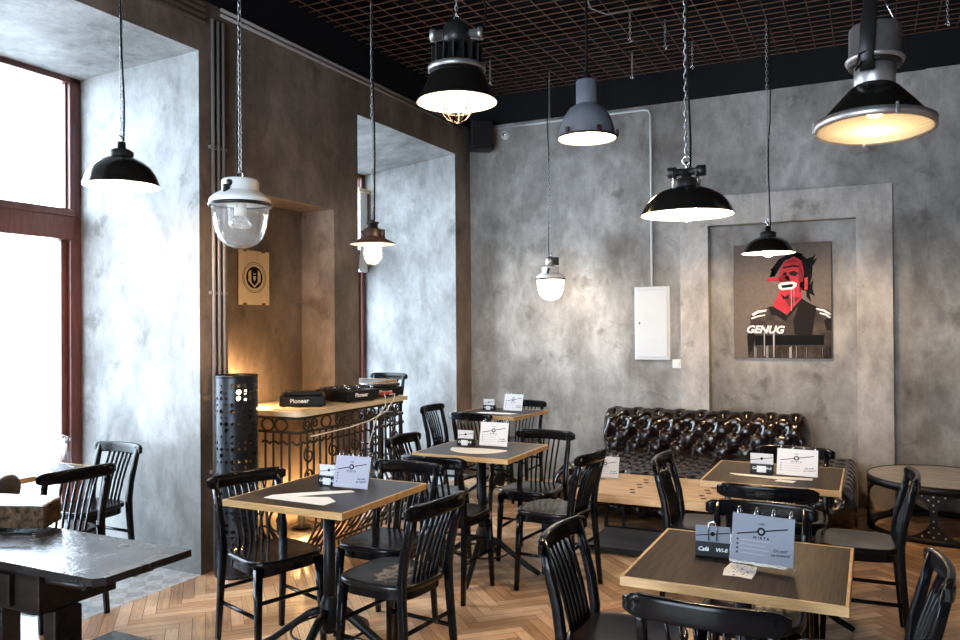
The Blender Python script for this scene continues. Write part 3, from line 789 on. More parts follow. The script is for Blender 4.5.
t = thing('sewing_table', 'dark old sewing machine table with a lifted flap at the lower left', 'table', (-2.62, 1.80, 0))
m = MB(); y0, y1 = -.185, .175
m.prism([(-1.0, y0), (.525, y0), (.553, y0+.03), (.555, y1), (-1.0, y1)], .024, Matrix.Translation((0, 0, .726))); m.build('table_flap', M['sewtop'], t)
m = MB(); m.bx(-1.0, .24, -.155, .135, .585, .72, .004); m.build('apron', M['sewwood'], t)
m = MB(); m.bx(-.55, .12, -.175, -.155, .60, .705, .004); dr = m.build('drawer', M['sewwood'], t)
m = MB(); m.lathe([(0, 0), (.012, 0), (.018, .02), (.010, .03), (0, .032)], 12, (-.2, -.175, .65), RXm); m.build('drawer_knob', M['rustrod'], dr)
m = MB(); m.tube([(.40, -.12, .695), (.43, .12, .695)], .018, 8); m.tube([(.12, -.13, .69), (.42, -.11, .69)], .012, 8); m.build('flap_support', M['sewwood'], t)
for x, y in ((.225, -.06), (-.75, -.06)):
    m = MB(); m.bx(x-.03, x+.03, y-.05, y+.05, .0, .585, .006); m.build('leg', M['sewwood'], t)
m = MB(); m.bx(-.75, .225, -.08, -.04, .10, .15, .004); m.build('foot_rail', M['sewwood'], t)
t = thing('stone_tray', 'thick slab with mottled brown sides and pale top on the flap table', 'slab', (-3.09, 1.86, .758), rad(14))
rnd = random.Random(5)
m = MB(); outl = []
for (xa, ya, xb, yb) in ((-.45, -.10, .345, -.02), (.345, -.02, .30, .12), (.30, .12, -.45, .12), (-.45, .12, -.45, -.10)):
    for k in range(14):
        u = k/14; outl.append((xa+(xb-xa)*u+rnd.uniform(-.004, .004), ya+(yb-ya)*u+rnd.uniform(-.004, .004)))
m.prism(outl, .082); m.build('slab_body', M['block'], t)
m = MB(); m.prism([(x*.99, y*.97) for x, y in outl], .008, Matrix.Translation((0, 0, .082))); m.build('pale_top', M['blocktop'], t)
t = thing('metal_rod', 'thin dark metal rod on a bracket in front of the mottled slab', 'rod', (-2.74, 1.71, .7505), rad(15))
m = MB(); m.tube([(-.35, .0, .03), (.12, .06, .03)], .005, 8); m.build('rod', M['iron'], t)
m = MB(); m.tube([(-.10, .028, 0), (-.10, .028, .04)], .006, 8); m.lathe([(0, 0), (.02, 0), (.018, .006), (0, .008)], 12, (-.10, .028, 0)); m.build('bracket', M['chrome'], t)
t = thing('sewing_machine', 'rust brown cast part of an old sewing machine behind the mottled slab', 'sewing machine', (-3.38, 2.11, 0), rad(12))
RYm = Matrix.Rotation(PI/2, 3, 'Y')
m = MB(); m.bx(-.20, .12, -.05, .05, .0, .70, .008); m.bx(-.22, .14, -.07, .07, .70, .74, .008); m.build('pedestal', M['sewwood'], t)
m = MB(); m.bx(-.2, .08, -.035, .035, .74, .86, .02); m.build('machine_arm', M['wrought'], t)
m = MB(); m.lathe([(0, -.02), (.05, -.02), (.062, -.01), (.062, .01), (.05, .02), (.02, .022), (0, .03)], 24, (.10, 0, .82), RYm); m.build('hand_wheel', M['wrought'], t)
t = thing('low_stool', 'black square stool beside the flap table at the bottom edge', 'stool', (-2.16, 1.72, 0))
m = MB(); m.bx(-.19, .19, -.18, .18, .43, .46, .008); m.build('seat', M['chair'], t)
for sx in (-1, 1):
    for sy in (-1, 1):
        m = MB(); m.tube([(sx*.17, sy*.16, 0), (sx*.15, sy*.14, .43)], 1, 10, flat=(.034, .034), up=(0, 1, 0)); m.build('leg', M['chair'], t)

# ------------------------------------------------------------------ sofa
def tuft(u, v, a, b_, A):
    p, q = u/a, v/b_; s_, t_ = (p+q)/2, (p-q)/2
    k = abs(sin(PI*s_)*sin(PI*t_))
    ds, dt = s_-round(s_), t_-round(t_)
    d2 = (ds*ds+dt*dt)/(.16**2)
    return A*(.36*k**.5 + .64*(1-math.exp(-d2*.42))) - A*.25*math.exp(-d2*2.5)
def pad(name, x0, x1, prof, rend, a, b_, A, parent, voff=0, dx=.016):
    """sweep the closed-ish profile (y,z list, dense) along x with rounded ends, tufted along outward normals"""
    m = MB(); nx = int((x1-x0)/dx); cy = sum(p[0] for p in prof)/len(prof); cz = sum(p[1] for p in prof)/len(prof)
    S = [0]
    for p, q in zip(prof, prof[1:]): S.append(S[-1]+math.hypot(q[0]-p[0], q[1]-p[1]))
    nrm = []
    for i in range(len(prof)):
        p, q = prof[max(0, i-1)], prof[min(len(prof)-1, i+1)]
        ty, tz = q[0]-p[0], q[1]-p[1]; l = math.hypot(ty, tz); nrm.append((-tz/l, ty/l))
    xc = (x0+x1)/2; rings = []
    for k in range(nx+1):
        x = x0+(x1-x0)*k/nx; e = min(x-x0, x1-x); ins = 0
        if e < rend: ins = rend - math.sqrt(max(0, rend*rend-(rend-e)**2))
        ring = []
        for i, (y, z) in enumerate(prof):
            h = tuft(x-xc, S[i]+voff, a, b_, A)
            if e < rend*.5: h *= e/(rend*.5)
            ny, nz = nrm[i]
            ring.append(m.b.verts.new((x, y+ny*(h-ins), max(z+nz*(h-ins), 0.02))))
        rings.append(ring)
    for R0, R1 in zip(rings, rings[1:]):
        for i in range(len(prof)-1):
            fc = m.b.faces.new((R0[i], R0[i+1], R1[i+1], R1[i])); fc.smooth = True
    m.b.faces.new(rings[0]); m.b.faces.new(rings[-1][::-1])
    return m.build(name, M['leather'], parent)
def dense(pts, d=.016):
    out = [pts[0]]
    for p, q in zip(pts, pts[1:]):
        n = max(1, int(math.hypot(q[0]-p[0], q[1]-p[1])/d))
        out += [(p[0]+(q[0]-p[0])*k/n, p[1]+(q[1]-p[1])*k/n) for k in range(1, n+1)]
    return out
sofa = thing('chesterfield_sofa', 'deep buttoned dark brown leather sofa against the back wall', 'sofa', (-1.15, 6.4, 0))
# seat profile: up the front, over the rounded edge, back along the top (normals point outwards)
sp = [(-.45, .05), (-.47, .13), (-.66, .19), (-.70, .25)] + [(-.59+.11*cos(rad(180-a)), .27+.11*sin(rad(180-a))) for a in range(15, 91, 15)] + [(.62, .38)]
pad('seat_cushion', -1.07, 1.05, dense(sp), .09, .085, .085, .034, sofa)
bp_ = [(.45, .30), (.45, .56)] + [(.58+.13*cos(rad(180-a)), .575+.13*sin(rad(180-a))) for a in range(15, 166, 15)] + [(.72, .56), (.72, .30)]
pad('back_cushion', -1.03, .70, dense(bp_), .09, .094, .100, .060, sofa, -.02)
m = MB(); m.bx(-1.05, 1.02, -.43, .74, .03, .30, .02); m.build('base', M['leather'], sofa)
bt = None
def buttons(prof, x0, x1, a, b_, voff, zmin):
    global bt
    S = [0]; D = dense(prof)
    for p, q in zip(D, D[1:]): S.append(S[-1]+math.hypot(q[0]-p[0], q[1]-p[1]))
    xc = (x0+x1)/2
    for qi in range(-2, int(S[-1]/b_)+2):
        v = qi*b_-voff
        if v < .05 or v > S[-1]-.03: continue
        i = min(range(len(S)), key=lambda j: abs(S[j]-v)); y, z = D[i]
        if z < zmin: continue
        pI, qI = D[max(0, i-1)], D[min(len(D)-1, i+1)]
        ty, tz = qI[0]-pI[0], qI[1]-pI[1]; l = math.hypot(ty, tz); n = Vector((0, -tz/l, ty/l))
        for pi_ in range(-14, 15):
            if (pi_+qi) % 2: continue
            x = xc+pi_*a
            if x < x0+.08 or x > x1-.08: continue
            if bt is None:
                m = MB(); m.lathe([(.012, 0), (.011, .004), (.006, .007), (0, .008)], 10); o = m.build('tuft_button', M['leather'], sofa); bt = o
            else:
                o = bt.copy(); C.objects.link(o); o.parent = sofa
            o.location = Vector((x, y, z)) - n*.006
            o.rotation_euler = n.to_track_quat('Z', 'Y').to_euler()
buttons(bp_[:9], -1.03, .70, .094, .100, -.02, .36)

# ------------------------------------------------------------------ plank coffee table
t = thing('coffee_table', 'long low coffee table of pale slotted planks before the leather sofa', 'coffee table', (-1.10, 5.25, 0))
m = MB(); m.bx(-.655, .66, -.36, .36, .365, .42, .006); top = m.build('tabletop', M['plank'], t)
for cx in (-.62, -.31, .135, .52):
    for k in range(6):
        m = MB(); m.prism([(x*1.3+cx+.026*((k+1) % 2), y*1.2-.25+.088*k) for x, y in ringpoly(.015, 10)], .0016, Matrix.Translation((0, 0, .4195))); m.build('slot_mark', M['slot'], top)
for x in (-.64, .60):
    for y in (-.22, .33):
        m = MB(); m.bx(x-.012, x+.012, y-.012, y+.012, .0, .365, .002); m.build('leg', M['iron'], t)
m = MB(); m.bx(-.52, -.50, .32, .34, .0, .365, .002); m.build('leg', M['iron'], t)
for y in (-.22, .34):
    m = MB(); m.bx(-.64, .60, y-.012, y+.012, .012, .04, .002); m.build('frame_rail', M['iron'], t)
m = MB(); m.bx(-.64, .60, -.205, .325, .02, .034, .002); m.build('lower_shelf', M['shelf'], t)

# ------------------------------------------------------------------ round riveted table
t = thing('drum_table', 'round low table with a weathered board top and riveted black steel sides', 'side table', (.445, 6.60, 0), rad(-12))
R_ = .49; zt = .385
m = MB(); m.lathe([(0, zt-.02), (R_-.012, zt-.02), (R_-.008, zt), (0, zt)], 64, smooth=False); m.build('tabletop', M['drumtop'], t)
m = MB(); m.lathe([(R_-.01, zt-.05), (R_, zt-.05), (R_, zt+.004), (R_-.01, zt+.004), (R_-.01, zt-.05)], 64); m.build('rim', M['iron'], t)
m = MB(); m.lathe([(R_-.05, 0), (R_, 0), (R_, .035), (R_-.01, .04), (R_-.05, .01)], 64); m.build('base_ring', M['iron'], t)
rv = None
def rivet(p, n, r, par):
    global rv
    if rv is None:
        m = MB(); m.lathe([(1, 0), (.8, .5), (0, .8)], 8); rv = o = m.build('rivet', M['rivet'], par)
    else:
        o = rv.copy(); C.objects.link(o); o.parent = par
    o.location = p; o.rotation_euler = Vector(n).to_track_quat('Z', 'Y').to_euler(); o.scale = (r, r, r)
for k in range(5):
    a0 = 2*PI*k/5 - PI/2 + rad(2)
    m = MB(); NZ = 16; g1, g2 = [], []
    for i in range(NZ+1):
        u = i/NZ; z = .03+(zt-.075)*u; hw = .022+.155*abs(2*u-1)**2.8
        rows = []
        for r in (R_-.002, R_-.012):
            rows.append([m.b.verts.new((r*cos(a0+hw*q/R_), r*sin(a0+hw*q/R_), z)) for q in (-1, -.5, 0, .5, 1)])
        g1.append(rows[0]); g2.append(rows[1])
    for i in range(NZ):
        for q in range(4):
            m.b.faces.new((g1[i][q], g1[i][q+1], g1[i+1][q+1], g1[i+1][q])); m.b.faces.new((g2[i][q], g2[i+1][q], g2[i+1][q+1], g2[i][q+1]))
        for q in (0, 4): m.b.faces.new((g1[i][q], g1[i+1][q], g2[i+1][q], g2[i][q]))
    leg = m.build('leg_panel', M['iron'], t, smooth=40)
    for z, offs in ((.055, (-.07, 0, .07)), (.085, (-.03, .03)), (.30, (-.03, .03)), (.325, (-.07, 0, .07)), (.12, (0,)), (.16, (0,)), (.23, (0,)), (.27, (0,))):
        for of in offs:
            a = a0+of/R_; rivet(((R_-.001)*cos(a), (R_-.001)*sin(a), z), (cos(a), sin(a), 0), .0065, leg)

# ------------------------------------------------------------------ perforated drum
def drum():
    t = thing('perforated_drum', 'tall black metal cylinder full of round holes beside the first window pier', 'column lamp', (-3.475, 3.685, 0))
    m = MB(); R0 = .127; H = 1.205; na, nz = 22, 32; rnd = random.Random(11)
    da, dz = 2*PI/na, H/nz
    def P(a, z): return m.b.verts.new((R0*cos(a), R0*sin(a), z))
    grid = [[P(i*da, j*dz) for i in range(na)] for j in range(nz+1)]
    for j in range(nz):
        for i in range(na):
            c = [grid[j][i], grid[j][(i+1) % na], grid[j+1][(i+1) % na], grid[j+1][i]]
            if rnd.random() < .30 or j in (0, nz-1): m.b.faces.new(c); continue
            r = rnd.choice((.007, .010, .0135)); ca, cz = (i+.5)*da, (j+.5)*dz
            hole = [P(ca+r*cos(PI/4*k - 3*PI/4)/R0, cz+r*sin(PI/4*k - 3*PI/4)) for k in range(8)]
            for k in range(4):
                m.b.faces.new((c[k], c[(k+1) % 4], hole[(2*k+2) % 8], hole[2*k+1], hole[2*k]))
    o = m.build('perforated_shell', M['perf'], t, smooth=40)
    m = MB(); m.lathe([(R0-.008, H-.012), (R0+.003, H-.012), (R0+.003, H+.004), (R0-.008, H+.004), (R0-.008, H-.012)], 40); m.build('top_rim', M['perf'], t)
    m = MB(); m.lathe([(R0-.01, 0), (R0+.004, 0), (R0+.004, .02), (R0-.01, .02), (R0-.01, 0)], 40); m.build('base_ring', M['perf'], t)
    m = MB(); m.lathe([(0, 0), (.012, 0), (.012, 1.0), (.022, 1.0), (.022, 1.05), (0, 1.05)], 14); m.build('lamp_stem', M['dark'], t)
    M['drumbulb'] = emit('warm drum lamp bulb', (1, .62, .26), 14)
    m = MB(); m.lathe([(0, 1.05), (.018, 1.052), (.034, 1.085), (.028, 1.115), (0, 1.128)], 16); m.build('bulb', M['drumbulb'], t)
drum()

# ------------------------------------------------------------------ DJ desk on wrought iron railing
dj = thing('railing_desk', 'pale board desk carried by a rusty wrought iron balcony railing before the wall recess', 'desk', (-3.26, 4.02, 0))
X0 = -.38; YL = 1.34
m = MB(); pl = [] + arc(-.06, .06, .06, -90, 0, 6) + arc(-.05, YL-.05, .05, 0, 90, 5) + [(X0, YL), (X0, .885), (-.66, .885), (-.66, .0)]
m.prism(pl, .032, Matrix.Translation((0, 0, .92))); m.build('desktop', M['desk'], dj)
wi = M['wrought']
def path(s):
    """along the railing: from the wall along the near side, round the corner, along the front, back along the far side; returns x, y, outward normal"""
    a = .30; b_ = a+1.22
    if s < a: return (-.35+s, .03, (0, -1))
    if s < b_: return (-.04, .05+(s-a), (1, 0))
    return (-.04-(s-b_), YL-.03, (0, 1))
for z, r in ((.905, .009), (.815, .010), (.06, .010)):
    bul = 0 if z > .3 else .03
    pts = [(-.36, .03-bul, z), (-.06, .03-bul, z), (-.04+bul, .05, z), (-.04+bul, YL-.05, z), (-.06, YL-.03+bul, z), (-.36, YL-.03+bul, z)]
    MB().tube(pts, r, 8).build('rail', wi, dj)
# twisted rope band
m = MB(); pts = []; 
for k in range(140):
    s_ = .02+1.75*k/139; x, y, n = path(s_); a = k*1.1
    pts.append((x+n[0]*.008*cos(a), y+n[1]*.008*cos(a), .745+.009*sin(a)))
m.tube(pts, .008, 6); m.build('twisted_band', wi, dj)
def belly(z): 
    u = max(0, min(1, (.46-z)/.44)); return .12*sin(PI*min(1, u*1.05))**1.3 if u > 0 else 0
def bar_pts(s_, zs):
    x, y, n = path(s_); return [(x+n[0]*belly(z), y+n[1]*belly(z), z) for z in zs]
s_ = .04
while s_ < 1.78:
    MB().tube(bar_pts(s_, [.815, .75, .68, .62, .55, .48, .41, .34, .27, .20, .13, .06, .0]), .0078, 6).build('baluster', wi, dj); s_ += .066
def scroll(s0, zc, r0, turns, sgn, flip=1):
    x, y, n = path(s0); tx, ty = -n[1], n[0]; pts = []
    for k in range(26):
        u = k/25; a = flip*(turns*2*PI*u) + (PI/2 if sgn > 0 else -PI/2); r = r0*(1-.82*u)
        d = r*cos(a)*sgn; z = zc+r*sin(a)
        o_ = belly(z)+.006
        pts.append((x+tx*d+n[0]*o_, y+ty*d+n[1]*o_, z))
    MB().tube(pts, .007, 6).build('scroll', wi, dj)
def oval(s0, zc, hw, hh):
    x, y, n = path(s0); tx, ty = -n[1], n[0]
    pts = [(x+tx*hw*cos(2*PI*k/24), y+ty*hw*cos(2*PI*k/24), zc+hh*sin(2*PI*k/24)) for k in range(24)]
    MB().tube(pts, .008, 6, closed=True).build('ring_ornament', wi, dj)
for s0 in (.06, .17): oval(s0, .86, .05, .040)
for k in range(7):
    s0 = .40+.17*k
    if k % 2: oval(s0, .86, .05, .04)
    else: scroll(s0-.04, .86, .042, 1.6, 1); scroll(s0+.04, .86, .042, 1.6, -1)
for k in range(5):
    s0 = .38+.26*k
    scroll(s0, .66, .055, 1.5, 1); scroll(s0, .53, .05, 1.5, -1)
for k in range(9):
    s0 = .06+.2*k
    scroll(s0, .27, .10, 1.3, 1, 1); scroll(s0+.07, .17, .09, 1.3, -1, -1)

def deck(label, loc, rz, jog=True):
    t = thing('media_player' if jog else 'mixer', label, 'player' if jog else 'mixer', loc, rz)
    w, d, h = (.305, .36, .075) if jog else (.30, .36, .085)
    m = MB(); m.bx(-w/2, w/2, -d/2, d/2, .008, h, .006); b_ = m.build('case', M['gear'], t)
    text_part('maker_lettering', 'Pioneer', .040, Matrix.Translation((-.02, -d/2-.001, h*.58)) @ Matrix.Rotation(PI/2, 4, 'X'), M['whiteink'], b_, .0012)
    for sx in (-1, 1):
        for sy in (-1, 1):
            m = MB(); m.lathe([(0, 0), (.014, 0), (.014, .008), (0, .008)], 10, (sx*.12, sy*.14, 0)); m.build('foot', M['gear'], t)
    if jog:
        m = MB(); m.lathe([(0, h), (.098, h), (.102, h+.008), (.095, h+.018), (.05, h+.020), (0, h+.020)], 40, (0, .02, 0)); m.build('jog_wheel', M['gearm'], t)
        m = MB(); m.box((0, -.135, h+.012), (.26, .075, .022), Matrix.Rotation(rad(-10), 3, 'X'), .003); m.build('display', M['gear'], t)
        for k in range(4):
            m = MB(); m.lathe([(0, 0), (.009, 0), (.008, .018), (0, .02)], 10, (-.12+.03*k, .155, h)); m.build('button', M['gearm'], t)
        m = MB(); m.bx(.118, .135, -.05, .14, h, h+.012, .002); m.build('pitch_fader', M['gearm'], t)
    else:
        for i in range(4):
            for j in range(5):
                m = MB(); m.lathe([(0, 0), (.009, 0), (.008, .022), (0, .024)], 10, (-.11+.073*i, -.14+.05*j, h)); m.build('knob', M['chrome'] if (i+j) % 3 == 0 else M['gearm'], t)
            m = MB(); m.bx(-.12+.073*i, -.10+.073*i, .11, .165, h, h+.014, .002); m.build('fader', M['gearm'], t)
    return t
ZD = .9525
deck('black media player at the near end of the ironwork desk', (-3.56, 4.42, ZD), rad(38))
deck('black mixer with knobs between the two players on the ironwork desk', (-3.475, 4.82, ZD), rad(78), False)
deck('black media player at the far end of the ironwork desk', (-3.50, 5.20, ZD), rad(72))
t = thing('cable_bundle', 'red plugs and loose white cables hanging off the ironwork desk', 'cable', (-3.235, 5.02, ZD))
m = MB(); m.tube([(-.03, .05, .03), (.01, .06, .035), (.03, .02, .0), (.035, -.10, -.08), (.03, -.30, -.125), (.03, -.55, -.145), (.03, -.80, -.15), (.02, -.95, -.155)], .0045, 6); m.build('cable', M['wcable'], t)
m = MB(); m.tube([(-.03, -.02, .03), (.0, -.05, .02), (.03, -.10, -.04), (.03, -.22, -.12), (.02, -.3, -.3)], .004, 6); m.build('cable', M['wcable'], t)
for k, (x, y) in enumerate(((-.06, -.03), (-.05, .01), (-.06, .05), (-.04, .08))):
    m = MB(); m.tube([(x-.03, y, .035), (x+.02, y, .04)], .011, 8); m.build('plug', M['redplug'], t)
t = MB().box((0, 0, .004), (.20, .15, .008), None, .002).build('notebook', M['kraft']); t.location = (-3.42, 4.14, ZD); t.rotation_euler.z = rad(4)
tag(t, 'flat pale folder lying on the near end of the ironwork desk', 'notebook')
t = thing('floor_lamp', 'small warm floor light behind the ironwork desk in the wall recess', 'lamp', (-3.82, 4.72, 0))
m = MB(); m.lathe([(0, 0), (.07, 0), (.07, .02), (.03, .03), (.03, .15), (0, .15)], 20); m.build('lamp_base', M['dark'], t)
M['uplight'] = emit('warm floor bulb', (1, .60, .24), 300)
m = MB(); m.lathe([(0, .148), (.022, .15), (.030, .17), (.024, .19), (0, .196)], 16); m.build('bulb', M['uplight'], t)

t = thing('desk_lamp', 'small warm lamp on the ironwork desk hidden behind the perforated drum', 'lamp', (-3.77, 4.085, ZD))
m = MB(); m.lathe([(0, 0), (.05, 0), (.05, .012), (.015, .02), (.015, .06), (0, .06)], 18); m.build('lamp_base', M['dark'], t)
M['deskbulb'] = emit('warm desk bulb', (1, .62, .27), 380)
m = MB(); m.lathe([(0, .055), (.016, .057), (.03, .085), (.024, .112), (0, .122)], 16); m.build('bulb', M['deskbulb'], t)

# ------------------------------------------------------------------ poster in the recess
t = thing('clip_poster', 'cream paper poster with an oval bottle emblem clipped to the recess wall', 'poster', (-3.958, 4.375, 1.655))
RP = Matrix.Rotation(PI/2, 4, 'Z') @ Matrix.Rotation(PI/2, 4, 'X')
W, H = .315, .385
m = MB(); m.prism([(-W/2, 0), (W/2, .0), (W/2-.004, H*.5), (W/2, H), (-W/2, H)], .003, Matrix.Translation((.004, 0, 0)) @ RP); sh = m.build('paper_sheet', M['kraft'], t)
def el(rx, ry, n=32): return [(rx*cos(2*PI*k/n), ry*sin(2*PI*k/n)) for k in range(n)]
def ringm(m, rx, ry, w, cx, cy, z, h=.0004):
    pts = [Matrix.Translation((z, 0, 0)) @ RP @ Vector((cx+rx*cos(2*PI*k/40), cy+ry*sin(2*PI*k/40), .0)) for k in range(40)]
    m.tube(pts, w, 4, closed=True)
m = MB(); ringm(m, .118, .108, .002, 0, .195, .0075); ringm(m, .106, .096, .0012, 0, .195, .0075); m.build('emblem_ring', M['ink'], sh)
m = MB(); m.prism([(x, y+.195) for x, y in el(.084, .078)], .0006, Matrix.Translation((.0072, 0, 0)) @ RP); m.build('emblem_disc', M['ink'], sh)
m = MB()
m.prism([(x, y+.195) for x, y in ((-.062, .035), (-.034, .055), (-.034, -.03), (0, -.06), (.034, -.03), (.034, .055), (.062, .035), (.062, -.025), (.0, -.072), (-.062, -.025))], .0006, Matrix.Translation((.0080, 0, 0)) @ RP)
m.prism([(x, y+.195) for x, y in ((-.012, .010), (.012, .010), (.012, -.010), (0, -.026), (-.012, -.010))], .0006, Matrix.Translation((.0080, 0, 0)) @ RP)
m.prism([(x, y+.195) for x, y in ((-.012, .030), (.012, .030), (.012, .022), (-.012, .022))], .0006, Matrix.Translation((.0080, 0, 0)) @ RP)
m.build('emblem_motif', M['kraft'], sh)
for y, z in ((-.10, -.008), (.09, -.008), (.09, H-.01), (-.1, H-.01)):
    m = MB(); m.bx(.0, .016, y-.016, y+.016, z, z+.022, .002); m.build('clip', M['rustrod'], t)

# ------------------------------------------------------------------ painting in the back recess
t = thing('painting', 'taupe canvas painting of a red faced figure in a dark coat in the wall recess', 'painting', (-.6915, YB+.09, 1.197))
CW, CH = .785, .985
m = MB(); m.bx(-CW/2, CW/2, -.035, 0, 0, CH, .002); cv = m.build('canvas', M['canvas'], t)
def art(name, polys, mat, layer):
    m = MB()
    for p in polys:
        q = [(-CW/2+(x-40)/485*CW, (610-y)/580*CH) for x, y in p]
        m.prism(q, .0006, Matrix.Translation((0, -.0352-.0008*layer, 0)) @ Matrix.Rotation(PI/2, 4, 'X'))
    return m.build(name, mat, cv)
art('painted_coat', [[(112, 609), (106, 500), (122, 440), (125, 395), (150, 372), (210, 352), (240, 345), (310, 392), (378, 306), (410, 330), (450, 350), (500, 365), (523, 380), (523, 609)]], M['coat'], 0)
art('painted_shadow', [[(340, 420), (378, 306), (420, 335), (455, 352), (440, 420), (430, 500), (345, 490)], [(215, 352), (240, 345), (318, 400), (300, 425), (255, 392), (232, 392)], [(106, 500), (122, 440), (150, 500), (135, 560), (112, 609)], [(488, 420), (523, 400), (523, 470), (500, 470)]], M['coatdark'], 1)
art('painted_hair', [[(224, 195), (240, 150), (270, 110), (320, 84), (375, 84), (408, 112), (430, 105), (436, 160), (432, 205), (410, 275), (384, 268), (385, 190), (370, 130), (340, 106), (300, 116), (270, 160), (250, 197)]], M['ink'], 2)
art('painted_hair', [[(426, 112), (452, 88), (440, 120), (462, 108), (436, 150)], [(248, 190), (222, 202), (236, 172), (226, 160), (252, 145)], [(405, 265), (440, 215), (434, 262), (446, 300), (420, 286), (428, 330), (404, 300)], [(330, 90), (345, 76), (372, 80), (392, 90), (380, 100)]], M['ink'], 2)
art('painted_face', [[(268, 180), (300, 122), (345, 98), (383, 122), (393, 185), (384, 262), (380, 312), (310, 390), (236, 346), (262, 300), (275, 262), (272, 225)], [(210, 203), (280, 199), (320, 196), (325, 222), (280, 220), (212, 220)], [(396, 208), (412, 204), (411, 266), (396, 268)]], M['red'], 3)
art('painted_features', [[(318, 178), (345, 170), (368, 182), (352, 198), (325, 192)], [(290, 180), (308, 174), (310, 192), (294, 196)], [(290, 150), (340, 140), (372, 146), (372, 154), (340, 150), (290, 158)], [(278, 285), (300, 300), (322, 285), (318, 312), (290, 312)], [(375, 230), (388, 225), (385, 262), (372, 250)], [(310, 390), (380, 312), (384, 322), (318, 402)]], M['coatdark'], 4)
M['redark'] = simple('dark red paint', (.20, .018, .028), .6, spec=.1)
art('painted_shade', [[(372, 130), (392, 185), (384, 262), (372, 285), (366, 200)], [(300, 312), (345, 300), (376, 306), (318, 352)], [(276, 200), (300, 170), (296, 200), (320, 222), (280, 222)], [(300, 128), (345, 112), (372, 128), (340, 126)]], M['redark'], 4)
art('painted_mouth', [[(266, 240), (282, 228), (340, 224), (358, 232), (356, 248), (340, 262), (285, 266), (270, 258)]], M['whiteink'], 5)
for pl_ in ([(132, 385), (160, 368), (208, 362), (205, 372), (165, 380), (138, 396)], [(128, 404), (165, 392), (200, 388), (198, 394), (165, 400), (130, 412)], [(450, 358), (490, 366), (522, 388), (518, 394), (485, 376), (452, 366)], [(468, 380), (500, 388), (522, 406), (515, 410), (496, 396), (468, 388)]):
    art('painted_epaulette', [pl_], M['whiteink'], 5)
art('painted_mouth_gap', [[(280, 242), (334, 236), (344, 242), (334, 252), (286, 256)]], M['ink'], 6)
art('painted_bar', [[(148, 494), (488, 492), (488, 542), (148, 544)]], M['ink'], 5)
rnd = random.Random(2)
dr = []
for k in range(34):
    x = rnd.uniform(120, 515); w_ = rnd.uniform(1, 4); y_ = rnd.uniform(545, 560); dr.append([(x, y_), (x+w_, y_), (x+w_, 608), (x, 608)])
art('painted_drips', dr[:22], M['ink'], 4); art('painted_drips', dr[22:] + [[(192, 480), (197, 480), (197, 600), (192, 600)], [(238, 480), (246, 480), (246, 606), (238, 606)], [(330, 262), (333, 262), (333, 370), (330, 370)], [(343, 260), (345, 260), (345, 345), (343, 345)]], simple('pale drip paint', (.45, .42, .42), .6), 6)
def cxy(x, y): return (-CW/2+(x-40)/485*CW, (610-y)/580*CH)
xx, zz = cxy(196, 466)
text_part('lettering', 'GENUG', .088, Matrix.Translation((xx, -.0352-.0008*8, zz)) @ Matrix.Rotation(PI/2, 4, 'X') @ Matrix.Rotation(rad(-1), 4, 'Z'), M['whiteink'], cv, .0035, .28)

# ------------------------------------------------------------------ lamps
def chain(z0, z1, parent, r=.0024, lk=.034, hw=.0085):
    m = MB(); n = int((z1-z0)/(lk*.78)); 
    for k in range(n):
        zc = z0+(k+.5)*(z1-z0)/n; pts = []
        for q in range(8):
            a = 2*PI*q/8; d = hw*cos(a); z = zc+lk/2*sin(a)
            pts.append((d, 0, z) if k % 2 else (0, d, z))
        m.tube(pts, r, 4, closed=True)
    return m.build('chain', M['steel'], parent, recalc=False)
def cord(z0, z1, parent, sway=.012, off=.014, seed=0):
    rnd = random.Random(seed); pts = []; n = 14
    for k in range(n+1):
        u = k/n; e = min(1, 4*u, 4*(1-u)); pts.append((off+sway*e*(sin(u*7+seed)+rnd.uniform(-.3, .3)), sway*e*cos(u*5+seed), z0+(z1-z0)*u))
    return MB().tube(pts, .0048, 6).build('cord', M['cable'], parent)
def bulb(parent, zc, r, mat):
    m = MB(); m.lathe([(0, zc-r), (r*.5, zc-r*.87), (r*.87, zc-r*.5), (r, zc), (r*.87, zc+r*.5), (r*.5, zc+r*.95), (r*.4, zc+r*1.5), (0, zc+r*1.5)], 20)
    return m.build('bulb', mat, parent)
def shell(prof, th=.003):
    """profile from the rim up: outer and inner lathe lists"""
    return prof, [(max(0, r-th), z-th*.6) for r, z in prof]
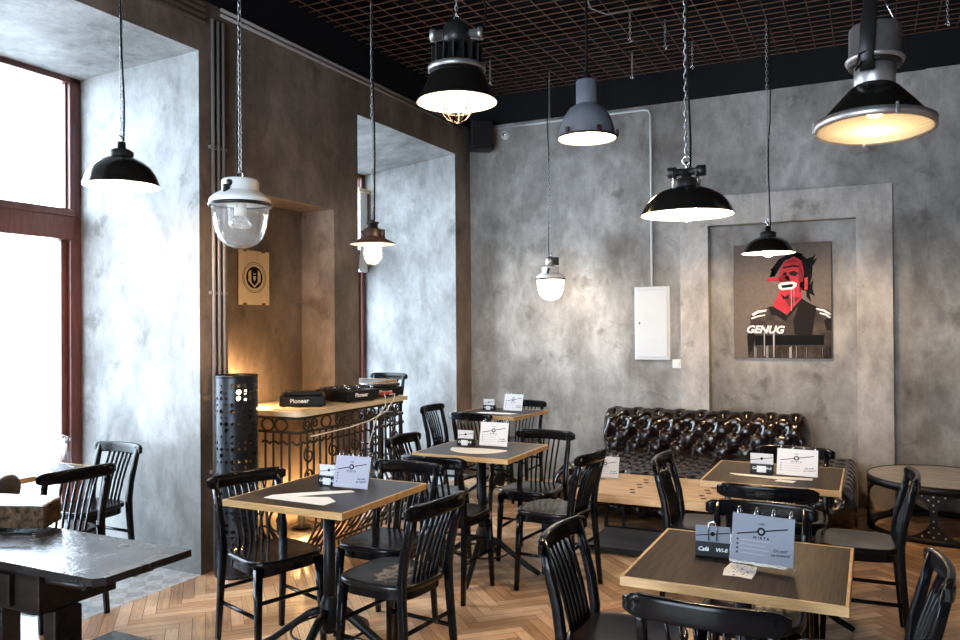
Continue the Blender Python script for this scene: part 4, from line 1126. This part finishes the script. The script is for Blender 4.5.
def dome(label, loc, R, hs, capr, mat, seed, boxy=False, bulbmat=None):
    t = thing('pendant_lamp', label, 'pendant lamp', loc, 0, 'industrial pendant lamps')
    prof = [(R*1.02, -.004), (R, .004), (R*.97, hs*.12), (R*.90, hs*.36), (R*.78, hs*.60), (R*.60, hs*.80), (R*.40, hs*.93), (capr, hs), (0, hs+.001)]
    o_, i_ = shell(prof, .004)
    m = MB(); m.lathe(o_, 48); sh = m.build('shade', mat, t)
    m = MB(); m.lathe(i_, 48); m.build('reflector', M['enamelw'], sh)
    m = MB(); m.lathe([(capr*1.05, hs-.002), (capr*1.05, hs+.025), (capr*.8, hs+.035), (capr*.4, hs+.04), (capr*.35, hs+.075), (0, hs+.078)], 24); m.build('cap', M['dark'], t)
    if boxy:
        m = MB(); m.lathe([(0, -.08), (.024, -.08), (.024, -.045), (.016, -.04), (.016, .04), (.024, .045), (.024, .08), (0, .08)], 14, (0, 0, hs+.065), RYm); m.build('terminal_box', M['dark'], t)
        for s in (-1, 1):
            m = MB(); m.tube([(s*.05, -.02, hs-.01), (s*.05, -.02, hs+.06)], .008, 8); m.build('bolt', M['chrome'], t)
    zb = hs+.078
    bulb(t, .008, .042, bulbmat or M['warm'])
    m = MB(); m.lathe([(0, .085), (.022, .085), (.022, hs-.002), (0, hs-.002)], 14); m.build('socket', M['porc'], t)
    m = MB(); m.tube([(0, 0, zb-.01), (0, 0, zb+.03)], .006, 8); m.tube([(.018*cos(2*PI*k/12), 0, zb+.035+.018*sin(2*PI*k/12)) for k in range(12)], .004, 6, closed=True); m.build('hook', M['chrome'], t)
    chain(zb+.04, ZM-loc[2], t); cord(zb, ZM-loc[2], t, .010, .016, seed)
    return t
dome('black enamel dome lamp hanging before the first window reveal', (-3.42, 2.82, 2.225), .183, .145, .055, M['enamel'], 1)
dome('largest black dome lamp with twin terminals above the nearest tables', (-.708, 3.455, 1.973), .194, .115, .055, M['enamel'], 2, True)
dome('small looking black dome lamp hanging before the red faced painting', (-.685, 6.25, 2.025), .187, .12, .055, M['enamel'], 3)

# porcelain cap lamps with glass bowls
def bowl_lamp(label, loc, R, on, seed):
    t = thing('pendant_lamp', label, 'pendant lamp', loc, 0, 'industrial pendant lamps')
    k = R/.14
    m = MB(); m.lathe([(R*.98, 0), (R*1.02, .012*k), (R*.98, .028*k), (R*.82, .048*k), (R*.66, .060*k), (R*.61, .066*k), (R*.61, .108*k), (R*.55, .119*k), (R*.3, .124*k), (0, .125*k)], 40); m.build('cap', M['porcelectric'], t)
    m = MB(); m.tube([(R*1.0*cos(2*PI*q/40), R*1.0*sin(2*PI*q/40), -.002) for q in range(40)], .009*k, 6, closed=True); m.build('clamp_ring', M['dark'], t)
    prof = [(R*.94, 0), (R*.92, -.05*k), (R*.85, -.11*k), (R*.74, -.155*k), (R*.55, -.185*k), (R*.28, -.202*k), (0, -.207*k)]
    m = MB(); m.lathe(prof, 40); m.build('glass_bowl', M['glowglobe'] if on else M['lampglass'], t)
    m = MB(); m.lathe([(0, .02*k), (R*.2, .02*k), (R*.2, -.05*k), (0, -.05*k)], 14); m.build('socket', M['porc'], t)
    if not on: m = MB(); m.lathe([(R*.12, -.05*k), (R*.30, -.075*k), (R*.38, -.095*k), (R*.30, -.11*k), (0, -.112*k)], 20); m.build('bulb', M['globe'], t)
    m = MB(); m.lathe([(0, 0), (.016*k, 0), (.014*k, .012*k), (0, .014*k)], 12, (R*.1, -R*.59, .092*k), RXm); m.box((R*.1, -R*.74, .055*k), (.014*k, .03*k, .05*k)); m.build('latch', M['dark'], t)
    zb = .125*k
    if on:
        m = MB(); m.lathe([(0, zb-.005), (.045, zb-.005), (.045, zb+.065), (.03, zb+.085), (0, zb+.09)], 16); m.build('terminal_cap', M['alu'], t)
        m = MB(); m.box((.055, 0, zb+.045), (.04, .045, .07), None, .005); m.build('terminal_box', M['dark'], t); zb += .085
    m = MB(); m.tube([(.016*cos(2*PI*q/12), 0, zb+.016+.018*sin(2*PI*q/12)) for q in range(12)], .004, 6, closed=True); m.build('hook', M['chrome'], t)
    chain(zb+.03, ZM-loc[2], t); cord(zb, ZM-loc[2], t, .008, -.014, seed)
bowl_lamp('unlit white capped lamp with a clear glass bowl before the wall recess', (-2.55, 2.735, 2.05), .134, False, 4)
bowl_lamp('glowing opal lamp with a white cap hanging near the back wall', (-2.592, 6.70, 1.91), .128, True, 5)

# small brown shade with glass globe
t = thing('pendant_lamp', 'small flat brown shade lamp with a glass globe before the far window', 'pendant lamp', (-2.66, 3.96, 1.985), 0, 'industrial pendant lamps')
m = MB(); m.lathe([(.138, 0), (.136, .006), (.10, .022), (.062, .042), (.055, .05), (.055, .085), (.04, .095), (0, .097)], 40); sh = m.build('shade', M['rustlamp'], t)
m = MB(); m.lathe([(.135, -.001), (.10, .016), (.06, .034), (0, .036)], 40); m.build('reflector', M['enamelw'], sh)
m = MB(); m.lathe([(.05, .0), (.056, -.03), (.058, -.06), (.050, -.095), (.028, -.12), (0, -.126)], 28); m.build('glass_globe', M['globe'], t)
M['soft'] = emit('dim warm bulb', (1, .86, .66), 14)
m = MB(); m.lathe([(0, -.075), (.02, -.07), (.032, -.04), (.022, -.01), (0, -.005)], 16); m.build('bulb', M['soft'], t)
for q in range(2):
    m = MB(); m.lathe([(0, 0), (.014, 0), (.014, .05), (0, .05)], 10, ((-1)**q*.07, 0, .035)); m.build('lug', M['rustlamp'], t)
m = MB(); m.lathe([(0, .09), (.03, .09), (.03, .12), (.038, .122), (.038, .132), (.015, .135), (0, .15)], 16); m.build('cap', M['dark'], t)
chain(.15, ZM-1.985, t); cord(.12, ZM-1.985, t, .006, .010, 6)

# explosion proof reflector lamp with wire cage
t = thing('pendant_lamp', 'heavy cast lamp with a white reflector and wire cage under the mesh ceiling', 'pendant lamp', (-1.966, 3.729, 2.685), rad(20), 'industrial pendant lamps')
o_, i_ = shell([(.215, 0), (.213, .006), (.19, .05), (.165, .10), (.142, .155), (.13, .17), (.05, .172)], .004)
m = MB(); m.lathe(o_, 48); sh = m.build('shade', M['enamel'], t)
m = MB(); m.lathe(i_, 48); m.build('reflector', M['enamelw'], sh)
m = MB(); m.lathe([(.14, .155), (.15, .16), (.15, .185), (.135, .195), (.11, .2), (.085, .29), (.07, .31), (0, .312)], 32)
for q in range(16):
    a = 2*PI*q/16; m.box((.108*cos(a), .108*sin(a), .245), (.055, .008, .09), Matrix.Rotation(a, 3, 'Z'))
m.build('cooling_housing', M['dark'], t)
m = MB(); m.lathe([(.145, .158), (.153, .162), (.153, .186), (.145, .19)], 40); m.build('clamp_band', M['alu'], t)
m = MB(); m.lathe([(0, .30), (.065, .305), (.075, .34), (.07, .40), (.04, .425), (0, .43)], 20); m.build('terminal_head', M['dark'], t)
for s in (-1, 1):
    m = MB(); m.lathe([(0, .06), (.026, .06), (.026, .11), (.034, .112), (.034, .14), (0, .14)], 12, (0, 0, .36), RYm if s > 0 else Matrix.Rotation(-PI/2, 3, 'Y')); m.build('cable_gland', M['alu'], t)
M['cagebulb'] = emit('caged warm bulb', (1, .70, .42), 110)
bulb(t, .0, .05, M['cagebulb'])
m = MB(); m.lathe([(0, .06), (.035, .06), (.035, .17), (0, .17)], 14); m.build('socket', M['porc'], t)
m = MB(); prof = [(.085, .05), (.088, .0), (.085, -.035), (.072, -.07), (.048, -.095), (.018, -.108)]
for q in range(8):
    a = 2*PI*q/8; m.tube([(r*cos(a), r*sin(a), z) for r, z in prof], .0032, 5)
for r, z in ((.088, .0), (.08, -.05), (.018, -.108)): m.tube([(r*cos(2*PI*q/32), r*sin(2*PI*q/32), z) for q in range(32)], .0032, 5, closed=True)
m.build('wire_cage', M['wrought'], t)
m = MB(); m.tube([(.016*cos(2*PI*q/12), 0, .445+.018*sin(2*PI*q/12)) for q in range(12)], .005, 6, closed=True); m.build('hook', M['chrome'], t)
chain(.46, ZM-2.685, t, .003); m = MB(); m.tube([(.10, 0, .36), (.15, .0, .40), (.16, .0, .50), (.10, 0, .65), (.03, 0, .75), (.02, 0, ZM-2.685)], .006, 6); m.build('cord', M['cable'], t)

# grey bell lamp
t = thing('pendant_lamp', 'grey painted bell shaped factory lamp under the mesh ceiling', 'pendant lamp', (-1.538, 4.603, 2.625), 0, 'industrial pendant lamps')
o_, i_ = shell([(.178, 0), (.178, .01), (.17, .02), (.162, .07), (.14, .13), (.105, .18), (.066, .205), (.062, .21)], .004)
m = MB(); m.lathe(o_, 44); sh = m.build('shade', M['greylamp'], t)
m = MB(); m.lathe(i_ + [(0, .205)], 44); m.build('reflector', M['enamelw'], sh)
m = MB(); m.lathe([(.062, .2), (.064, .21), (.064, .345), (.058, .352), (.03, .357), (0, .358)], 28); m.build('neck', M['greylamp'], t)
m = MB(); m.tube([(.178*cos(2*PI*q/40), .178*sin(2*PI*q/40), .004) for q in range(40)], .007, 6, closed=True); m.build('rim_ring', M['wrought'], t)
m = MB(); m.lathe([(0, .003), (.172, .003), (.172, .008), (0, .008)], 40); m.build('lens', M['warmdim'], t)
for a in (250, 310, 10, 130):
    m = MB(); m.box((.183*cos(rad(a)), .183*sin(rad(a)), .022), (.016, .022, .04), Matrix.Rotation(rad(a), 3, 'Z'), .003); m.build('latch', M['wrought'], t)
m = MB(); m.lathe([(0, .355), (.024, .355), (.018, .40), (.009, .41), (0, .41)], 14); m.build('cord_grip', M['cable'], t)
m = MB(); m.tube([(0, 0, .40), (.002, 0, .8), (0, 0, ZM-2.625)], .008, 8); m.build('cord', M['cable'], t)

# big floodlight pendant
t = thing('pendant_lamp', 'large tilted floodlight pendant with ribbed lens at the upper right', 'pendant lamp', (.016, 3.63, 2.285), 0, 'industrial pendant lamps')
t.rotation_euler = (rad(-4), rad(1), 0); t.scale = (.92, .92, .97)
m = MB(); m.lathe([(.235, .03), (.23, .035), (.165, .11), (.105, .175), (.085, .19), (.082, .2)], 48); sh9 = m.build('shade', M['enamel'], t)
m = MB(); m.lathe([(.236, 0), (.25, .002), (.25, .034), (.236, .036)], 48); m.build('rim_ring', M['alu'], t)
m = MB(); m.lathe([(0, -.006), (.08, -.004), (.18, 0), (.238, .008)], 48); m.build('lens', ribbed('ribbed lamp lens'), t)
M['flood'] = emit('warm flood bulb', (1, .72, .42), 24)
bulb(t, .10, .045, M['flood'])
m = MB(); m.lathe([(.232, .028), (.16, .10), (.10, .168), (0, .19)], 48); m.build('reflector', M['floodref'], sh9)
m = MB(); m.lathe([(.08, .185), (.085, .19), (.085, .30), (0, .30)], 36); m.build('neck', M['alu'], t)
m = MB(); m.lathe([(.085, .285), (.118, .29), (.122, .30), (.122, .305), (.108, .32), (.108, .435), (.10, .445), (0, .447)], 36); m.build('gear_housing', M['alu'], t)
m = MB(); m.lathe([(.086, .272), (.110, .275), (.110, .289), (.086, .291)], 36); m.build('housing_band', M['dark'], t)
m = MB(); m.tube([(-.03, -.095, .235), (-.035, -.125, .28), (-.03, -.13, .40), (-.02, -.10, .50), (-.02, -.06, .62)], .5, 10, flat=(.06, .024), up=(1, 0, 0)); m.build('bracket', M['dark'], t)
for a in (-70, 100, 190):
    m = MB(); m.box((.25*cos(rad(a)), .25*sin(rad(a)), .02), (.012, .012, .05), Matrix.Rotation(rad(a), 3, 'Z'), .002); m.build('lens_clip', M['alu'], t)
m = MB(); m.tube([(-.05, -.125, .26), (-.075, -.135, .22), (-.06, -.14, .29), (-.035, -.135, .30)], .005, 6); m.build('cable', M['cable'], t)
for q in range(3):
    a = 2*PI*q/3; m = MB(); m.tube([(.09*cos(a), .09*sin(a), .44), (.01*cos(a), .01*sin(a), .62)], .003, 5); m.build('suspension_wire', M['chrome'], t)
chain(.61, ZM-2.30, t, .003)

# spare hooks on short chains under the mesh
spots = [(-1.564, 5.685, 'short hook chain between the grey bell lamp and the big dome lamp'), (-1.788, 6.554, 'short hook chain close above the white wall conduit bend'), (-1.371, 5.956, 'short hook chain left of the big dome lamp chain, nearer one'), (-1.284, 6.523, 'short hook chain just right of the big dome lamp chain'), (.494, 6.40, 'short hook chain at the far upper right of the mesh'), (-2.925, 6.163, 'short hook chain right of the caged lamp')]
hk = None
for x, y, lb in spots:
    if hk is None:
        hk = thing('ceiling_hook', lb, 'hook', (0, 0, 0), 0, 'spare hooks under the mesh')
        chain(-.19, .0, hk, .0024, .03, .008); m = MB(); m.tube([(0, 0, -.19)] + [(.014*sin(rad(a)), 0, -.206-.014*cos(rad(a)-PI)*-1) for a in range(0, 271, 30)], .0035, 6); m.build('hook', M['chrome'], hk); o = hk
    else: o = copy_tree(hk)
    o.location = (x, y, ZM); o['label'] = lb
t = MB().tube([(-1.75, 5.2, ZM), (-1.72, 5.25, 3.68), (-1.64, 5.35, 3.66), (-1.5, 5.5, 3.72), (-1.35, 5.65, ZM)], .005, 6).build('loose_cable', M['pipe'])
tag(t, 'thin loose grey cable looping below the mesh ceiling beside the grey bell lamp', 'cable')

# ------------------------------------------------------------------ light
sc = bpy.context.scene
w = bpy.data.worlds.new('daylight'); sc.world = w; w.use_nodes = True
bg = w.node_tree.nodes['Background']; bg.inputs['Color'].default_value = (.72, .86, 1.0, 1); bg.inputs['Strength'].default_value = 11.5
for k, (a, b_) in enumerate(WIN):
    li = bpy.data.lights.new('window_portal', 'AREA'); li.shape = 'RECTANGLE'; li.size = b_-a-.05; li.size_y = 2.7
    li.cycles.is_portal = True
    lo = bpy.data.objects.new('window_portal', li); C.objects.link(lo); lo.location = (XO-.03, (a+b_)/2, 1.65)
    lo.rotation_euler = (PI/2, 0, -PI/2)
for a, b_ in FW:
    li = bpy.data.lights.new('window_portal', 'AREA'); li.shape = 'RECTANGLE'; li.size = b_-a-.05; li.size_y = 2.8
    li.cycles.is_portal = True
    lo = bpy.data.objects.new('window_portal', li); C.objects.link(lo); lo.location = ((a+b_)/2, YF-.23, 1.6)
    lo.rotation_euler = (PI/2, 0, 0)
sc.view_settings.view_transform = 'Standard'; sc.view_settings.look = 'None'
sc.view_settings.gamma = 1; sc.view_settings.use_curve_mapping = False
sc.view_settings.exposure = 0.92
sc.cycles.use_denoising = True
sc.cycles.max_bounces = 8; sc.cycles.diffuse_bounces = 5; sc.cycles.glossy_bounces = 4; sc.cycles.transparent_max_bounces = 16
sc.cycles.sample_clamp_indirect = 6; sc.cycles.caustics_reflective = False; sc.cycles.caustics_refractive = False
